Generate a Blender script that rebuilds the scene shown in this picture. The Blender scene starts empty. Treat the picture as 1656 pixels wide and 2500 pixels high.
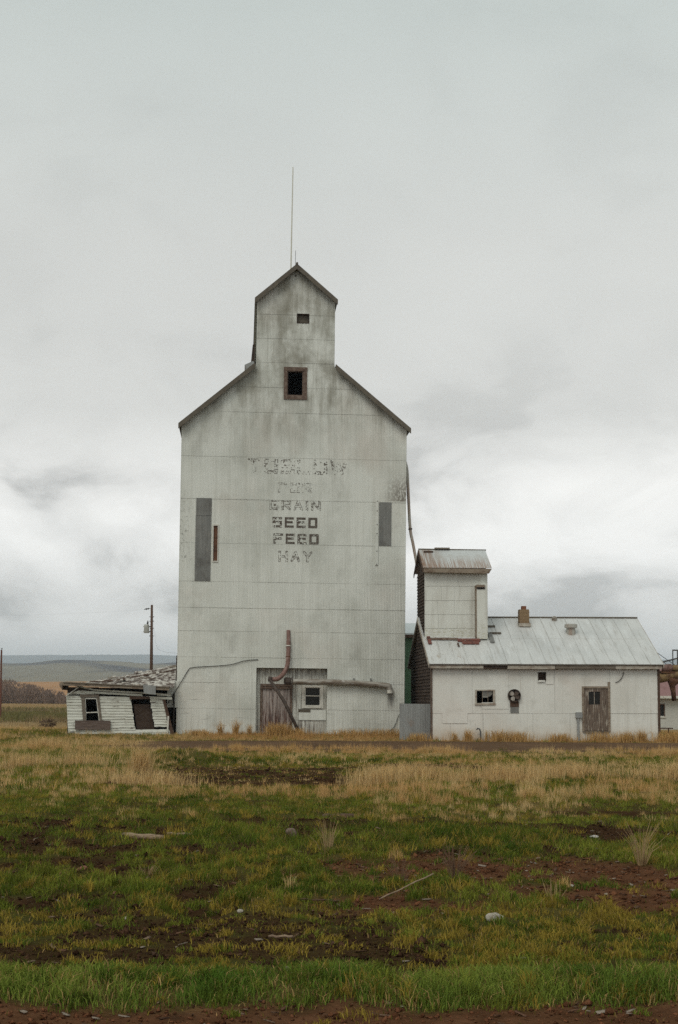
import bpy, math, random
import numpy as np
from mathutils import Vector

random.seed(7)
rng = np.random.default_rng(11)
R = math.radians
scene = bpy.context.scene
C = scene.collection

# ------------------------------------------------------------------ camera
cam_d = bpy.data.cameras.new('camera')
cam = bpy.data.objects.new('camera', cam_d)
C.objects.link(cam)
cam_d.sensor_fit = 'VERTICAL'
cam_d.sensor_height = 36.0
cam_d.lens = 49.97
cam_d.shift_y = 0.0873
cam_d.clip_start = 0.1
cam_d.clip_end = 40000
cam.location = (0, 0, 1.6)
cam.rotation_mode = 'XYZ'
from mathutils import Matrix
cam.rotation_euler = (Matrix.Rotation(R(94.0), 3, 'X') @ Matrix.Rotation(R(0.4), 3, 'Z')).to_euler()
scene.camera = cam

# ------------------------------------------------------------------ sky and light (overcast)
SUN_EL, SUN_AZ = R(50), R(205)          # azimuth clockwise from +Y: behind the camera, a little to the left
world = bpy.data.worlds.new('World')
scene.world = world
world.use_nodes = True
wn, wl = world.node_tree.nodes, world.node_tree.links
wn.clear()
def WN(t, **k):
    n = wn.new(t)
    for a, b in k.items():
        setattr(n, a, b)
    return n
w_out = WN('ShaderNodeOutputWorld')
w_bg = WN('ShaderNodeBackground')
w_sky = WN('ShaderNodeTexSky', sky_type='NISHITA', sun_disc=False, sun_elevation=SUN_EL, sun_rotation=SUN_AZ, air_density=1.0, dust_density=3.0)
w_tc = WN('ShaderNodeTexCoord')
w_sep = WN('ShaderNodeSeparateXYZ')
wl.new(w_tc.outputs['Generated'], w_sep.inputs[0])
def wmath(op, a, b=None, clamp=False):
    n = WN('ShaderNodeMath', operation=op, use_clamp=clamp)
    for i, v in enumerate((a, b)):
        if v is None: continue
        if isinstance(v, (int, float)): n.inputs[i].default_value = v
        else: wl.new(v, n.inputs[i])
    return n.outputs[0]
# the cloud deck is a flat layer overhead: a view ray meets it at dir.xy / dir.z
zc = wmath('ADD', wmath('MAXIMUM', w_sep.outputs[2], 0.0), 0.16)
w_com = WN('ShaderNodeCombineXYZ')
wl.new(wmath('DIVIDE', w_sep.outputs[0], zc), w_com.inputs[0])
wl.new(wmath('DIVIDE', w_sep.outputs[1], zc), w_com.inputs[1])
def wnoise(scale, detail, rough, off, dist=0.0):
    m = WN('ShaderNodeMapping'); m.inputs['Location'].default_value = off
    wl.new(w_com.outputs[0], m.inputs[0])
    n = WN('ShaderNodeTexNoise'); n.inputs['Scale'].default_value = scale; n.inputs['Detail'].default_value = detail
    n.inputs['Roughness'].default_value = rough; n.inputs['Distortion'].default_value = dist
    wl.new(m.outputs[0], n.inputs['Vector'])
    return n.outputs[0]
def wramp(fac, stops):
    r = WN('ShaderNodeValToRGB'); cr = r.color_ramp
    while len(cr.elements) < len(stops): cr.elements.new(0.5)
    for e, (p, c) in zip(cr.elements, stops):
        e.position = p; e.color = (c[0], c[1], c[2], 1) if not isinstance(c, float) else (c, c, c, 1)
    wl.new(fac, r.inputs[0]); return r.outputs[0]
def wmix(a, b, fac, mode='MIX'):
    n = WN('ShaderNodeMix', data_type='RGBA', blend_type=mode)
    for s, v in ((n.inputs['Factor'], fac), (n.inputs['A'], a), (n.inputs['B'], b)):
        if isinstance(v, (int, float)): s.default_value = v
        elif isinstance(v, tuple): s.default_value = v
        else: wl.new(v, s)
    return n.outputs['Result']
el_col = wramp(w_sep.outputs[2], [(0.0, (.84, .86, .88)), (.045, (.95, .945, .92)), (.10, (1.06, 1.05, 1.02)), (.15, (1.02, 1.01, .975)), (.20, (.80, .80, .765)), (.31, (.745, .755, .72)), (.45, (.61, .66, .63)), (1.0, (.61, .66, .63))])
big = wramp(wnoise(.85, 3, .5, (3.1, 1.7, 0)), [(.35, .94), (.65, 1.05)])
pm = WN('ShaderNodeMapping'); pm.inputs['Location'].default_value = (2.3, .4, 1.0); pm.inputs['Scale'].default_value = (8.5, 8.5, 15.0)
wl.new(w_tc.outputs['Generated'], pm.inputs[0])
pn = WN('ShaderNodeTexNoise'); pn.inputs['Scale'].default_value = 1.0; pn.inputs['Detail'].default_value = 6; pn.inputs['Roughness'].default_value = .52; pn.inputs['Distortion'].default_value = .4
wl.new(pm.outputs[0], pn.inputs['Vector'])
patch = wramp(pn.outputs[0], [(.38, .60), (.47, .93), (.60, 1.12)])
low = wramp(w_sep.outputs[2], [(.02, .35), (.05, 1.0), (.15, .90), (.20, .35), (.26, .10)])     # broken lower cloud is only resolved towards the horizon
clouds = wmix(el_col, big, 1.0, 'MULTIPLY')
clouds = wmix(clouds, wmix((1, 1, 1, 1), patch, low), 1.0, 'MULTIPLY')
sky_dim = WN('ShaderNodeVectorMath', operation='SCALE'); sky_dim.inputs['Scale'].default_value = .10
wl.new(w_sky.outputs[0], sky_dim.inputs[0])
wl.new(wmix(clouds, sky_dim.outputs[0], 0.06), w_bg.inputs[0])
w_bg.inputs[1].default_value = 1.0
wl.new(w_bg.outputs[0], w_out.inputs[0])

sun_d = bpy.data.lights.new('sun', 'SUN')
sun_d.energy = 1.15
sun_d.angle = R(28)
sun_d.color = (1.0, .95, .87)
sun = bpy.data.objects.new('sun', sun_d)
C.objects.link(sun)
sd = Vector((math.sin(SUN_AZ) * math.cos(SUN_EL), math.cos(SUN_AZ) * math.cos(SUN_EL), math.sin(SUN_EL)))
sun.rotation_euler = sd.to_track_quat('Z', 'Y').to_euler()
sun.location = sd * 60

vs = scene.view_settings
vs.view_transform = 'Standard'; vs.look = 'None'; vs.exposure = 0.0; vs.gamma = 1.0; vs.use_curve_mapping = False
scene.cycles.use_denoising = False      # what noise is left reads as the grain of the film
scene.cycles.volume_bounces = 1
scene.cycles.max_bounces = 6

# ------------------------------------------------------------------ materials
M = {}
def mat(name, base, rough=.85, layers=(), bump=None, metallic=0.0, attr=None, spec=.3, trans=0.0):
    """base colour, then layers (colour, (sx,sy,sz), lo, hi, strength[, zlo, zhi]) of noise in object space"""
    m = bpy.data.materials.new(name); m.use_nodes = True
    nt = m.node_tree; N, L = nt.nodes, nt.links
    b = N['Principled BSDF']
    b.inputs['Roughness'].default_value = rough
    b.inputs['Metallic'].default_value = metallic
    b.inputs['Specular IOR Level'].default_value = spec
    tc = N.new('ShaderNodeTexCoord')
    if attr:
        a = N.new('ShaderNodeAttribute'); a.attribute_name = attr; col = a.outputs['Color']
    else:
        rgb = N.new('ShaderNodeRGB'); rgb.outputs[0].default_value = (*base, 1); col = rgb.outputs[0]
    for i, ly in enumerate(layers):
        c, sc, lo, hi, st = ly[:5]
        mp = N.new('ShaderNodeMapping'); mp.inputs['Scale'].default_value = sc; mp.inputs['Location'].default_value = (i * 3.7 + 1.3, i * 1.9, i * 5.1)
        L.new(tc.outputs['Object'], mp.inputs[0])
        no = N.new('ShaderNodeTexNoise'); no.inputs['Scale'].default_value = 1.0; no.inputs['Detail'].default_value = 6; no.inputs['Roughness'].default_value = .6
        L.new(mp.outputs[0], no.inputs['Vector'])
        mr = N.new('ShaderNodeMapRange'); mr.inputs['From Min'].default_value = lo; mr.inputs['From Max'].default_value = hi; mr.inputs['To Max'].default_value = st
        L.new(no.outputs[0], mr.inputs['Value']); fac = mr.outputs[0]
        if len(ly) > 5:
            sp = N.new('ShaderNodeSeparateXYZ'); L.new(tc.outputs['Object'], sp.inputs[0])
            for ax, a0, a1 in ly[5]:
                mz = N.new('ShaderNodeMapRange'); mz.inputs['From Min'].default_value = a0; mz.inputs['From Max'].default_value = a1
                mz.interpolation_type = 'SMOOTHSTEP'
                L.new(sp.outputs[ax], mz.inputs['Value'])
                mu = N.new('ShaderNodeMath'); mu.operation = 'MULTIPLY'; L.new(fac, mu.inputs[0]); L.new(mz.outputs[0], mu.inputs[1]); fac = mu.outputs[0]
        mx = N.new('ShaderNodeMix'); mx.data_type = 'RGBA'
        L.new(fac, mx.inputs['Factor']); L.new(col, mx.inputs['A']); mx.inputs['B'].default_value = (*c, 1); col = mx.outputs['Result']
    L.new(col, b.inputs['Base Color'])
    if bump:
        sc, dist, st = bump
        mp = N.new('ShaderNodeMapping'); mp.inputs['Scale'].default_value = sc; L.new(tc.outputs['Object'], mp.inputs[0])
        no = N.new('ShaderNodeTexNoise'); no.inputs['Scale'].default_value = 1.0; no.inputs['Detail'].default_value = 5
        L.new(mp.outputs[0], no.inputs['Vector'])
        bp = N.new('ShaderNodeBump'); bp.inputs['Strength'].default_value = st; bp.inputs['Distance'].default_value = dist
        L.new(no.outputs[0], bp.inputs['Height']); L.new(bp.outputs[0], b.inputs['Normal'])
    M[name] = m
    return m

GRIME, RUSTC = (.20, .19, .145), (.16, .075, .04)
mat('paint', (.632, .65, .598), .65, [
    ((.33, .235, .15), (11, 2, .35), .645, .73, .5),
    ((.47, .485, .435), (.42, .3, .38), .44, .64, .9),
    ((.36, .365, .325), (.9, .8, .55), .57, .72, .55),
    ((.58, .51, .44), (.35, .3, .25), .54, .74, .40),
    ((.44, .445, .39), (6.0, 2, .16), .46, .74, .40),
    ((.74, .75, .69), (9.0, 2, .3), .55, .75, .4),
    (GRIME, (1.7, 2, .55), .45, .68, .80, [(2, 11.5, 15.5)]),
    (GRIME, (.9, 1, .9), .46, .66, .65, [(2, 12.5, 16.5)]),
    (GRIME, (8, 2, .7), .52, .72, .40, [(2, 13.0, 15.0)]),
    ((.13, .112, .088), (11, 2, 8.0), .34, .54, .85, [(0, 8.55, 9.75), (2, 12.0, 10.6), (2, 10.34, 10.42)]),
    ((.13, .12, .10), (8, 2, 7), .55, .66, .8, [(0, .75, .05), (2, 10.4, 9.9), (2, 6.9, 7.6)]),
    ((.30, .29, .25), (14, 2, .4), .48, .70, .55, [(2, 1.6, .2)]),
    ((.22, .21, .18), (1.2, 2, 12), .60, .72, .5, [(2, 3.2, 2.2)]),
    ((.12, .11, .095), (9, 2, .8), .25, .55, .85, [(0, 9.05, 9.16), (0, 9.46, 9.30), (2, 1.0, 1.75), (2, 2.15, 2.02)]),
], bump=((2.0, 2.0, .8), .05, .45), spec=.3)
mat('paint_right', (.69, .695, .645), .6, [
    ((.40, .385, .335), (1.3, 1, 2.2), .56, .70, .55),
    ((.33, .25, .17), (14, 2, .5), .62, .72, .5),
    ((.60, .595, .54), (.5, .5, .5), .42, .66, .9),
    ((.62, .53, .46), (.35, .3, .4), .50, .72, .4),
    ((.46, .45, .40), (5, 2, .3), .52, .75, .45),
    ((.25, .23, .20), (9, 2, 9), .66, .75, .5),
    ((.40, .29, .18), (2.5, 2, 1.0), .25, .65, .7, [(2, .8, .0)]),
], bump=((1.5, 1.5, 1.5), .02, .4), spec=.3)
mat('tower_paint', (.63, .64, .585), .62, [
    ((.51, .505, .45), (1.2, .8, .5), .42, .66, .9),
    ((.34, .32, .27), (7, 2, .6), .52, .74, .5),
    ((.30, .27, .12), (9, 3, 30), .52, .64, .7, [(2, 4.9, 4.5)]),
], bump=((3, 3, 1), .02, .4))
mat('bare_zinc', (.155, .158, .148), .6, [((.225, .225, .21), (5, 2, .4), .4, .66, .8), ((.105, .10, .09), (1.5, 2, 1.5), .48, .66, .7), ((.26, .25, .22), (16, 2, 3), .58, .7, .6)], metallic=.2)
mat('fence_zinc', (.27, .28, .27), .5, [((.20, .20, .19), (4, 2, .6), .42, .7, .8), ((.36, .37, .36), (7, 2, .5), .5, .7, .5), ((.24, .15, .09), (3, 2, 2), .6, .75, .5)], metallic=.4)
mat('roof_metal', (.585, .59, .57), .5, [
    ((.48, .49, .475), (.7, .5, .5), .42, .66, .9),
    ((.70, .72, .71), (4, .6, .6), .5, .7, .5),
    ((.34, .28, .20), (2.6, 1.2, 1.2), .60, .74, .8, [(0, 3.2, .6)]),
    ((.24, .12, .07), (7, 3, 3), .66, .76, .8, [(0, 2.6, .2)]),
    ((.36, .34, .30), (9, .8, .8), .54, .70, .6),
], metallic=.25, bump=((2, 1, 1), .02, .3))
mat('roof_rusty', (.52, .54, .53), .5, [
    ((.27, .16, .10), (20, .7, .7), .40, .58, .9, [(2, 7.85, 7.2)]),
    ((.23, .14, .09), (22, .6, .6), .38, .56, .9, [(0, 1.0, -.1)]),
    ((.40, .38, .34), (3, 2, 2), .5, .7, .6),
], metallic=.2)
mat('rake', (.10, .086, .066), .85, [((.135, .118, .09), (1.5, 2, 1.5), .42, .68, .9), ((.07, .06, .05), (5, 5, 5), .52, .72, .7)])
mat('grey_wood', (.17, .145, .115), .9, [((.10, .075, .055), (3, 3, 9), .45, .68, .9), ((.30, .27, .22), (2, 6, 14), .55, .72, .6)], bump=((6, 6, 40), .01, .5))
mat('brown_wood', (.085, .052, .036), .9, [((.05, .03, .02), (2, 3, 12), .45, .68, .9), ((.16, .11, .08), (5, 5, 20), .56, .72, .6)], bump=((6, 6, 40), .01, .5))
mat('frame_wood', (.115, .078, .058), .85, [((.21, .165, .13), (9, 9, 9), .46, .66, .8), ((.055, .03, .022), (4, 4, 4), .52, .7, .8)])
mat('fascia_pale', (.40, .37, .31), .85, [((.22, .16, .12), (3, 3, 6), .44, .66, .9), ((.52, .49, .43), (4, 4, 10), .54, .7, .6)])
mat('fascia_tan', (.25, .205, .155), .85, [((.12, .075, .05), (3, 3, 6), .46, .68, .9), ((.36, .31, .24), (5, 5, 10), .56, .7, .6)])
mat('dark_board', (.045, .032, .024), .95, [((.09, .06, .045), (4, 4, 9), .5, .7, .8)])
mat('void', (.012, .010, .009), 1.0)  # near-black colour standing in for the darkness inside openings
mat('peeled_red', (.115, .062, .048), .85, [((.40, .36, .33), (16, 3, 2.2), .38, .48, .85, [(2, .6, 1.9)]), ((.36, .31, .28), (18, 3, 1.6), .46, .54, .85), ((.055, .03, .024), (9, 3, 1.2), .52, .66, .8)], bump=((30, 5, 3), .008, .6))
mat('peeled_grey', (.145, .11, .085), .9, [((.44, .40, .33), (16, 3, 1.8), .55, .60, .85), ((.07, .05, .038), (12, 3, 1.5), .5, .66, .9), ((.22, .17, .13), (24, 3, 2), .5, .7, .6)], bump=((30, 5, 3), .008, .6))
mat('clapboard', (.60, .61, .54), .8, [((.48, .48, .41), (1.2, 1, 2), .42, .66, .9), ((.15, .11, .085), (3.2, 2, 26), .585, .64, .92), ((.10, .07, .055), (1.3, 2, 11), .64, .68, .92), ((.60, .60, .54), (5, 3, 9), .52, .7, .5)], bump=((6, 6, 40), .008, .5))
mat('white_trim', (.60, .59, .53), .7, [((.30, .26, .21), (7, 7, 7), .55, .68, .8), ((.45, .43, .37), (2, 2, 2), .45, .7, .7)])
mat('shingle', (.52, .50, .45), .9, [((.085, .062, .052), (3.6, 3.4, 4.5), .47, .53, .95), ((.15, .11, .09), (9, 9, 9), .50, .60, .8), ((.64, .62, .57), (5, 4, 6), .56, .66, .7)], bump=((10, 10, 10), .02, .6))
mat('shingle_brown', (.055, .037, .027), .95, [((.022, .014, .011), (2, 2, 8), .45, .65, .9), ((.085, .06, .046), (6, 8, 16), .56, .70, .7)])
mat('rust', (.13, .062, .035), .85, [((.07, .035, .024), (3, 3, 3), .44, .64, .9), ((.24, .14, .07), (5, 5, 5), .54, .70, .8)], bump=((12, 12, 12), .01, .6))
mat('rust_yellow', (.24, .165, .08), .85, [((.11, .06, .035), (4, 4, 4), .45, .62, .9)], bump=((12, 12, 12), .01, .6))
mat('rust_pink', (.20, .118, .098), .75, [((.11, .06, .047), (4, 4, 3), .46, .62, .9), ((.33, .23, .20), (8, 8, 5), .54, .68, .7)])
mat('pipe_grey', (.32, .30, .26), .6, [((.15, .115, .085), (1.5, 5, 8), .43, .58, .9), ((.55, .55, .52), (2, 6, 9), .56, .68, .7)], metallic=.15)
mat('mast_white', (.55, .54, .46), .6)
mat('pipe_worn', (.36, .35, .31), .6, [((.29, .22, .175), (3, 3, 1), .46, .60, .8)])
mat('pipe_dark', (.060, .046, .038), .8, [((.11, .08, .06), (6, 6, 6), .5, .7, .8)])
mat('cable', (.035, .033, .03), .7)
mat('steel_dark', (.075, .078, .08), .6, [((.14, .10, .07), (6, 6, 6), .52, .7, .7)])
mat('glass_dark', (.022, .022, .02), .25, spec=.12)
mat('paint_bay', (.60, .61, .555), .65, [((.46, .45, .40), (1.2, 1, .6), .42, .66, .9), ((.20, .18, .15), (16, 2, .7), .44, .62, .8), ((.11, .09, .075), (15, 2, 1.2), .50, .62, .8, [(2, .9, .5)]), ((.13, .115, .095), (10, 2, 1.5), .40, .60, .8, [(2, 2.55, 2.95)])])  # top of the bay coloured darker for the shadow under its head
mat('plank_brown', (.125, .092, .076), .9, [((.075, .052, .042), (2, 3, 16), .45, .65, .9), ((.21, .165, .14), (3, 3, 30), .55, .7, .7)], bump=((6, 6, 40), .01, .5))
mat('glass_pale', (.17, .165, .145), .5, [((.10, .10, .09), (6, 6, 6), .45, .65, .8)])
mat('fan_blade_lit', (.42, .39, .34), .6, [((.25, .21, .17), (9, 9, 9), .5, .7, .8)])
mat('fan_dark', (.075, .055, .042), .8)
mat('letter_faint', (.155, .14, .12), .85, [((.10, .085, .07), (10, 4, 7), .45, .62, .8), ((.32, .31, .275), (14, 4, 10), .46, .64, .8)])
mat('letter', (.105, .088, .072), .85, [((.06, .045, .036), (12, 4, 9), .45, .65, .8), ((.22, .20, .17), (16, 4, 12), .5, .68, .8)])
mat('brick_tan', (.24, .165, .095), .9, [((.19, .13, .075), (16, 16, 16), .48, .62, .8)])
mat('terracotta', (.20, .085, .045), .85)
mat('red_board', (.155, .060, .046), .85, [((.09, .04, .032), (6, 4, 6), .5, .66, .8), ((.34, .29, .25), (10, 6, 10), .6, .68, .6)])
mat('green_paint', (.075, .15, .085), .6, [((.055, .11, .065), (5, 2, .5), .45, .7, .8)])
mat('green_roof', (.56, .60, .60), .45, metallic=.2)
mat('house_wall', (.50, .505, .46), .8, [((.42, .42, .38), (1, 1, 1), .4, .7, .8)])
mat('house_roof', (.24, .135, .128), .85, [((.19, .10, .095), (2, 2, 2), .4, .7, .8), ((.29, .18, .17), (12, 3, 3), .5, .7, .5)])
mat('pole_wood', (.085, .050, .033), .9, [((.13, .085, .06), (8, 8, .8), .5, .7, .7)])
mat('pole_red', (.14, .062, .045), .9)
mat('transformer', (.40, .41, .38), .5, [((.25, .24, .21), (3, 3, 3), .5, .7, .7)])
mat('rock', (.36, .33, .27), .9, [((.24, .21, .17), (14, 14, 14), .45, .66, .9), ((.52, .50, .45), (30, 30, 30), .5, .7, .6)], bump=((40, 40, 40), .01, .6))
mat('stone_brown', (.15, .11, .085), .9, [((.09, .06, .045), (20, 20, 20), .45, .66, .9)], bump=((40, 40, 40), .01, .6))
mat('log_wood', (.26, .19, .125), .9, [((.14, .09, .06), (6, 40, 40), .46, .66, .9)], bump=((10, 60, 60), .01, .6))
mat('brick_red', (.20, .082, .055), .9, [((.13, .05, .035), (20, 20, 20), .45, .66, .9)])
mat('pale_litter', (.48, .46, .42), .8)

# ------------------------------------------------------------------ mesh helpers
def mesh_obj(name, verts, faces, material, parent=None, smooth=False, loc=None):
    me = bpy.data.meshes.new(name)
    me.from_pydata([tuple(v) for v in verts], [], faces)
    if smooth: me.shade_smooth()
    me.materials.append(M[material])
    me.update()
    o = bpy.data.objects.new(name, me)
    C.objects.link(o)
    if parent is not None: o.parent = parent
    if loc is not None: o.location = loc
    return o
class MB:
    def __init__(s): s.v = []; s.f = []
    def add(s, v, f):
        n = len(s.v); s.v += list(v); s.f += [tuple(i + n for i in q) for q in f]; return s
    def hexa(s, p):      # 8 points: bottom 4 then top 4, counterclockwise
        return s.add(p, [(3, 2, 1, 0), (4, 5, 6, 7), (0, 1, 5, 4), (1, 2, 6, 5), (2, 3, 7, 6), (3, 0, 4, 7)])
    def box(s, x0, x1, y0, y1, z0, z1):
        return s.hexa([(x0, y0, z0), (x1, y0, z0), (x1, y1, z0), (x0, y1, z0), (x0, y0, z1), (x1, y0, z1), (x1, y1, z1), (x0, y1, z1)])
    def plate(s, quad, y0, y1):   # quad of (x,z): bl, br, tr, tl, between depths y0 (front) and y1
        (a, b, c, d) = quad
        return s.hexa([(a[0], y0, a[1]), (b[0], y0, b[1]), (b[0], y1, b[1]), (a[0], y1, a[1]), (d[0], y0, d[1]), (c[0], y0, c[1]), (c[0], y1, c[1]), (d[0], y1, d[1])])
    def tube(s, pts, r, n=10, cap=True):
        pts = [Vector(p) for p in pts]; k = len(pts); rr = r if isinstance(r, (list, tuple)) else [r] * k
        base = len(s.v); up = None
        for i, p in enumerate(pts):
            t = (pts[min(i + 1, k - 1)] - pts[max(i - 1, 0)]).normalized()
            a = t.orthogonal().normalized() if up is None else (up - t * up.dot(t)).normalized()
            up = a; b = t.cross(a)
            for j in range(n):
                q = 2 * math.pi * j / n
                s.v.append(tuple(p + (a * math.cos(q) + b * math.sin(q)) * rr[i]))
        for i in range(k - 1):
            for j in range(n):
                s.f.append((base + i * n + j, base + i * n + (j + 1) % n, base + (i + 1) * n + (j + 1) % n, base + (i + 1) * n + j))
        if cap:
            s.f.append(tuple(base + j for j in range(n))[::-1]); s.f.append(tuple(base + (k - 1) * n + j for j in range(n)))
        return s
    def build(s, name, material, parent=None, smooth=False): return mesh_obj(name, s.v, s.f, material, parent, smooth)
def root(name, loc, yaw=0.0, lean=0.0):
    o = bpy.data.objects.new(name, None); o.empty_display_size = .2
    C.objects.link(o); o.location = loc; o.rotation_euler = (0, R(lean), R(yaw)); return o
def tag(o, label, cat, group=None):
    o['label'] = label; o['category'] = cat
    if group: o['group'] = group
    return o
def smooth_path(pts, n=6):
    P = [Vector(p) for p in pts]; out = []
    for i in range(len(P) - 1):
        p0, p1, p2, p3 = P[max(i - 1, 0)], P[i], P[i + 1], P[min(i + 2, len(P) - 1)]
        for j in range(n):
            t = j / n
            out.append(.5 * ((2 * p1) + (p2 - p0) * t + (2 * p0 - 5 * p1 + 4 * p2 - p3) * t * t + (3 * p1 - p0 - 3 * p2 + p3) * t ** 3))
    return out + [P[-1]]

PITCH = .0686
def corr(u0, u1, z0, z1, wfn, amp=.0065, top=None, holes=(), step=None, mapf=None):
    """a corrugated sheet in the (u,z) plane with rectangular holes, clipped by top(u)"""
    step = step or PITCH / 4
    us = {round(u0, 4), round(u1, 4)}
    k = math.ceil(u0 / step)
    while k * step < u1: us.add(round(k * step, 4)); k += 1
    for h in holes:
        for x in h[:2]:
            if u0 < x < u1: us.add(round(x, 4))
    us = sorted(us); vid = {}; V = []; Fc = []
    def vert(u, z):
        key = (u, round(z, 4))
        if key not in vid:
            vid[key] = len(V); w = wfn(u, z) - amp * math.sin(2 * math.pi * u / PITCH)
            V.append((u, w, z) if mapf is None else mapf(u, w, z))
        return vid[key]
    for a, b in zip(us[:-1], us[1:]):
        if b - a < 1e-4: continue
        m = (a + b) / 2; iv = [(z0, z1)]
        for h in holes:
            if h[0] < m < h[1]:
                nv = []
                for s0, s1 in iv:
                    if h[3] <= s0 or h[2] >= s1: nv.append((s0, s1)); continue
                    if h[2] > s0: nv.append((s0, h[2]))
                    if h[3] < s1: nv.append((h[3], s1))
                iv = nv
        for s0, s1 in iv:
            ta, tb = (min(s1, top(a)), min(s1, top(b))) if top else (s1, s1)
            if ta <= s0 and tb <= s0: continue
            ta, tb = max(ta, s0), max(tb, s0)
            q = [vert(a, s0), vert(b, s0), vert(b, tb), vert(a, ta)]
            q2 = [q[0]] + [q[i] for i in range(1, 4) if q[i] != q[i - 1] and q[i] != q[0]]
            if len(q2) >= 3: Fc.append(tuple(q2))
    return V, Fc

# numpy value noise
def vnoise(x, y, seed=0):
    x = np.asarray(x, float); y = np.asarray(y, float)
    xi = np.floor(x).astype(np.int64); yi = np.floor(y).astype(np.int64); fx = x - xi; fy = y - yi
    fx = fx * fx * (3 - 2 * fx); fy = fy * fy * (3 - 2 * fy)
    def h(a, b):
        n = (a * 374761393 + b * 668265263 + seed * 974634777) & 0xffffffff
        n = ((n ^ (n >> 13)) * 1274126177) & 0xffffffff
        n = n ^ (n >> 16)
        return (n & 0xffff) / 65535.0
    return (h(xi, yi) * (1 - fx) + h(xi + 1, yi) * fx) * (1 - fy) + (h(xi, yi + 1) * (1 - fx) + h(xi + 1, yi + 1) * fx) * fy
def fbm(x, y, seed=0, o=4):
    s = 0; a = .5; t = 0
    for i in range(o):
        s = s + a * vnoise(x * 2 ** i, y * 2 ** i, seed + i * 17); t += a; a *= .55
    return s / t
def sst(a, b, x):
    t = np.clip((np.asarray(x, float) - a) / (b - a), 0, 1); return t * t * (3 - 2 * t)
def band(x, a0, a1, b0, b1): return sst(a0, a1, x) * (1 - sst(b0, b1, x))
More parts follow.
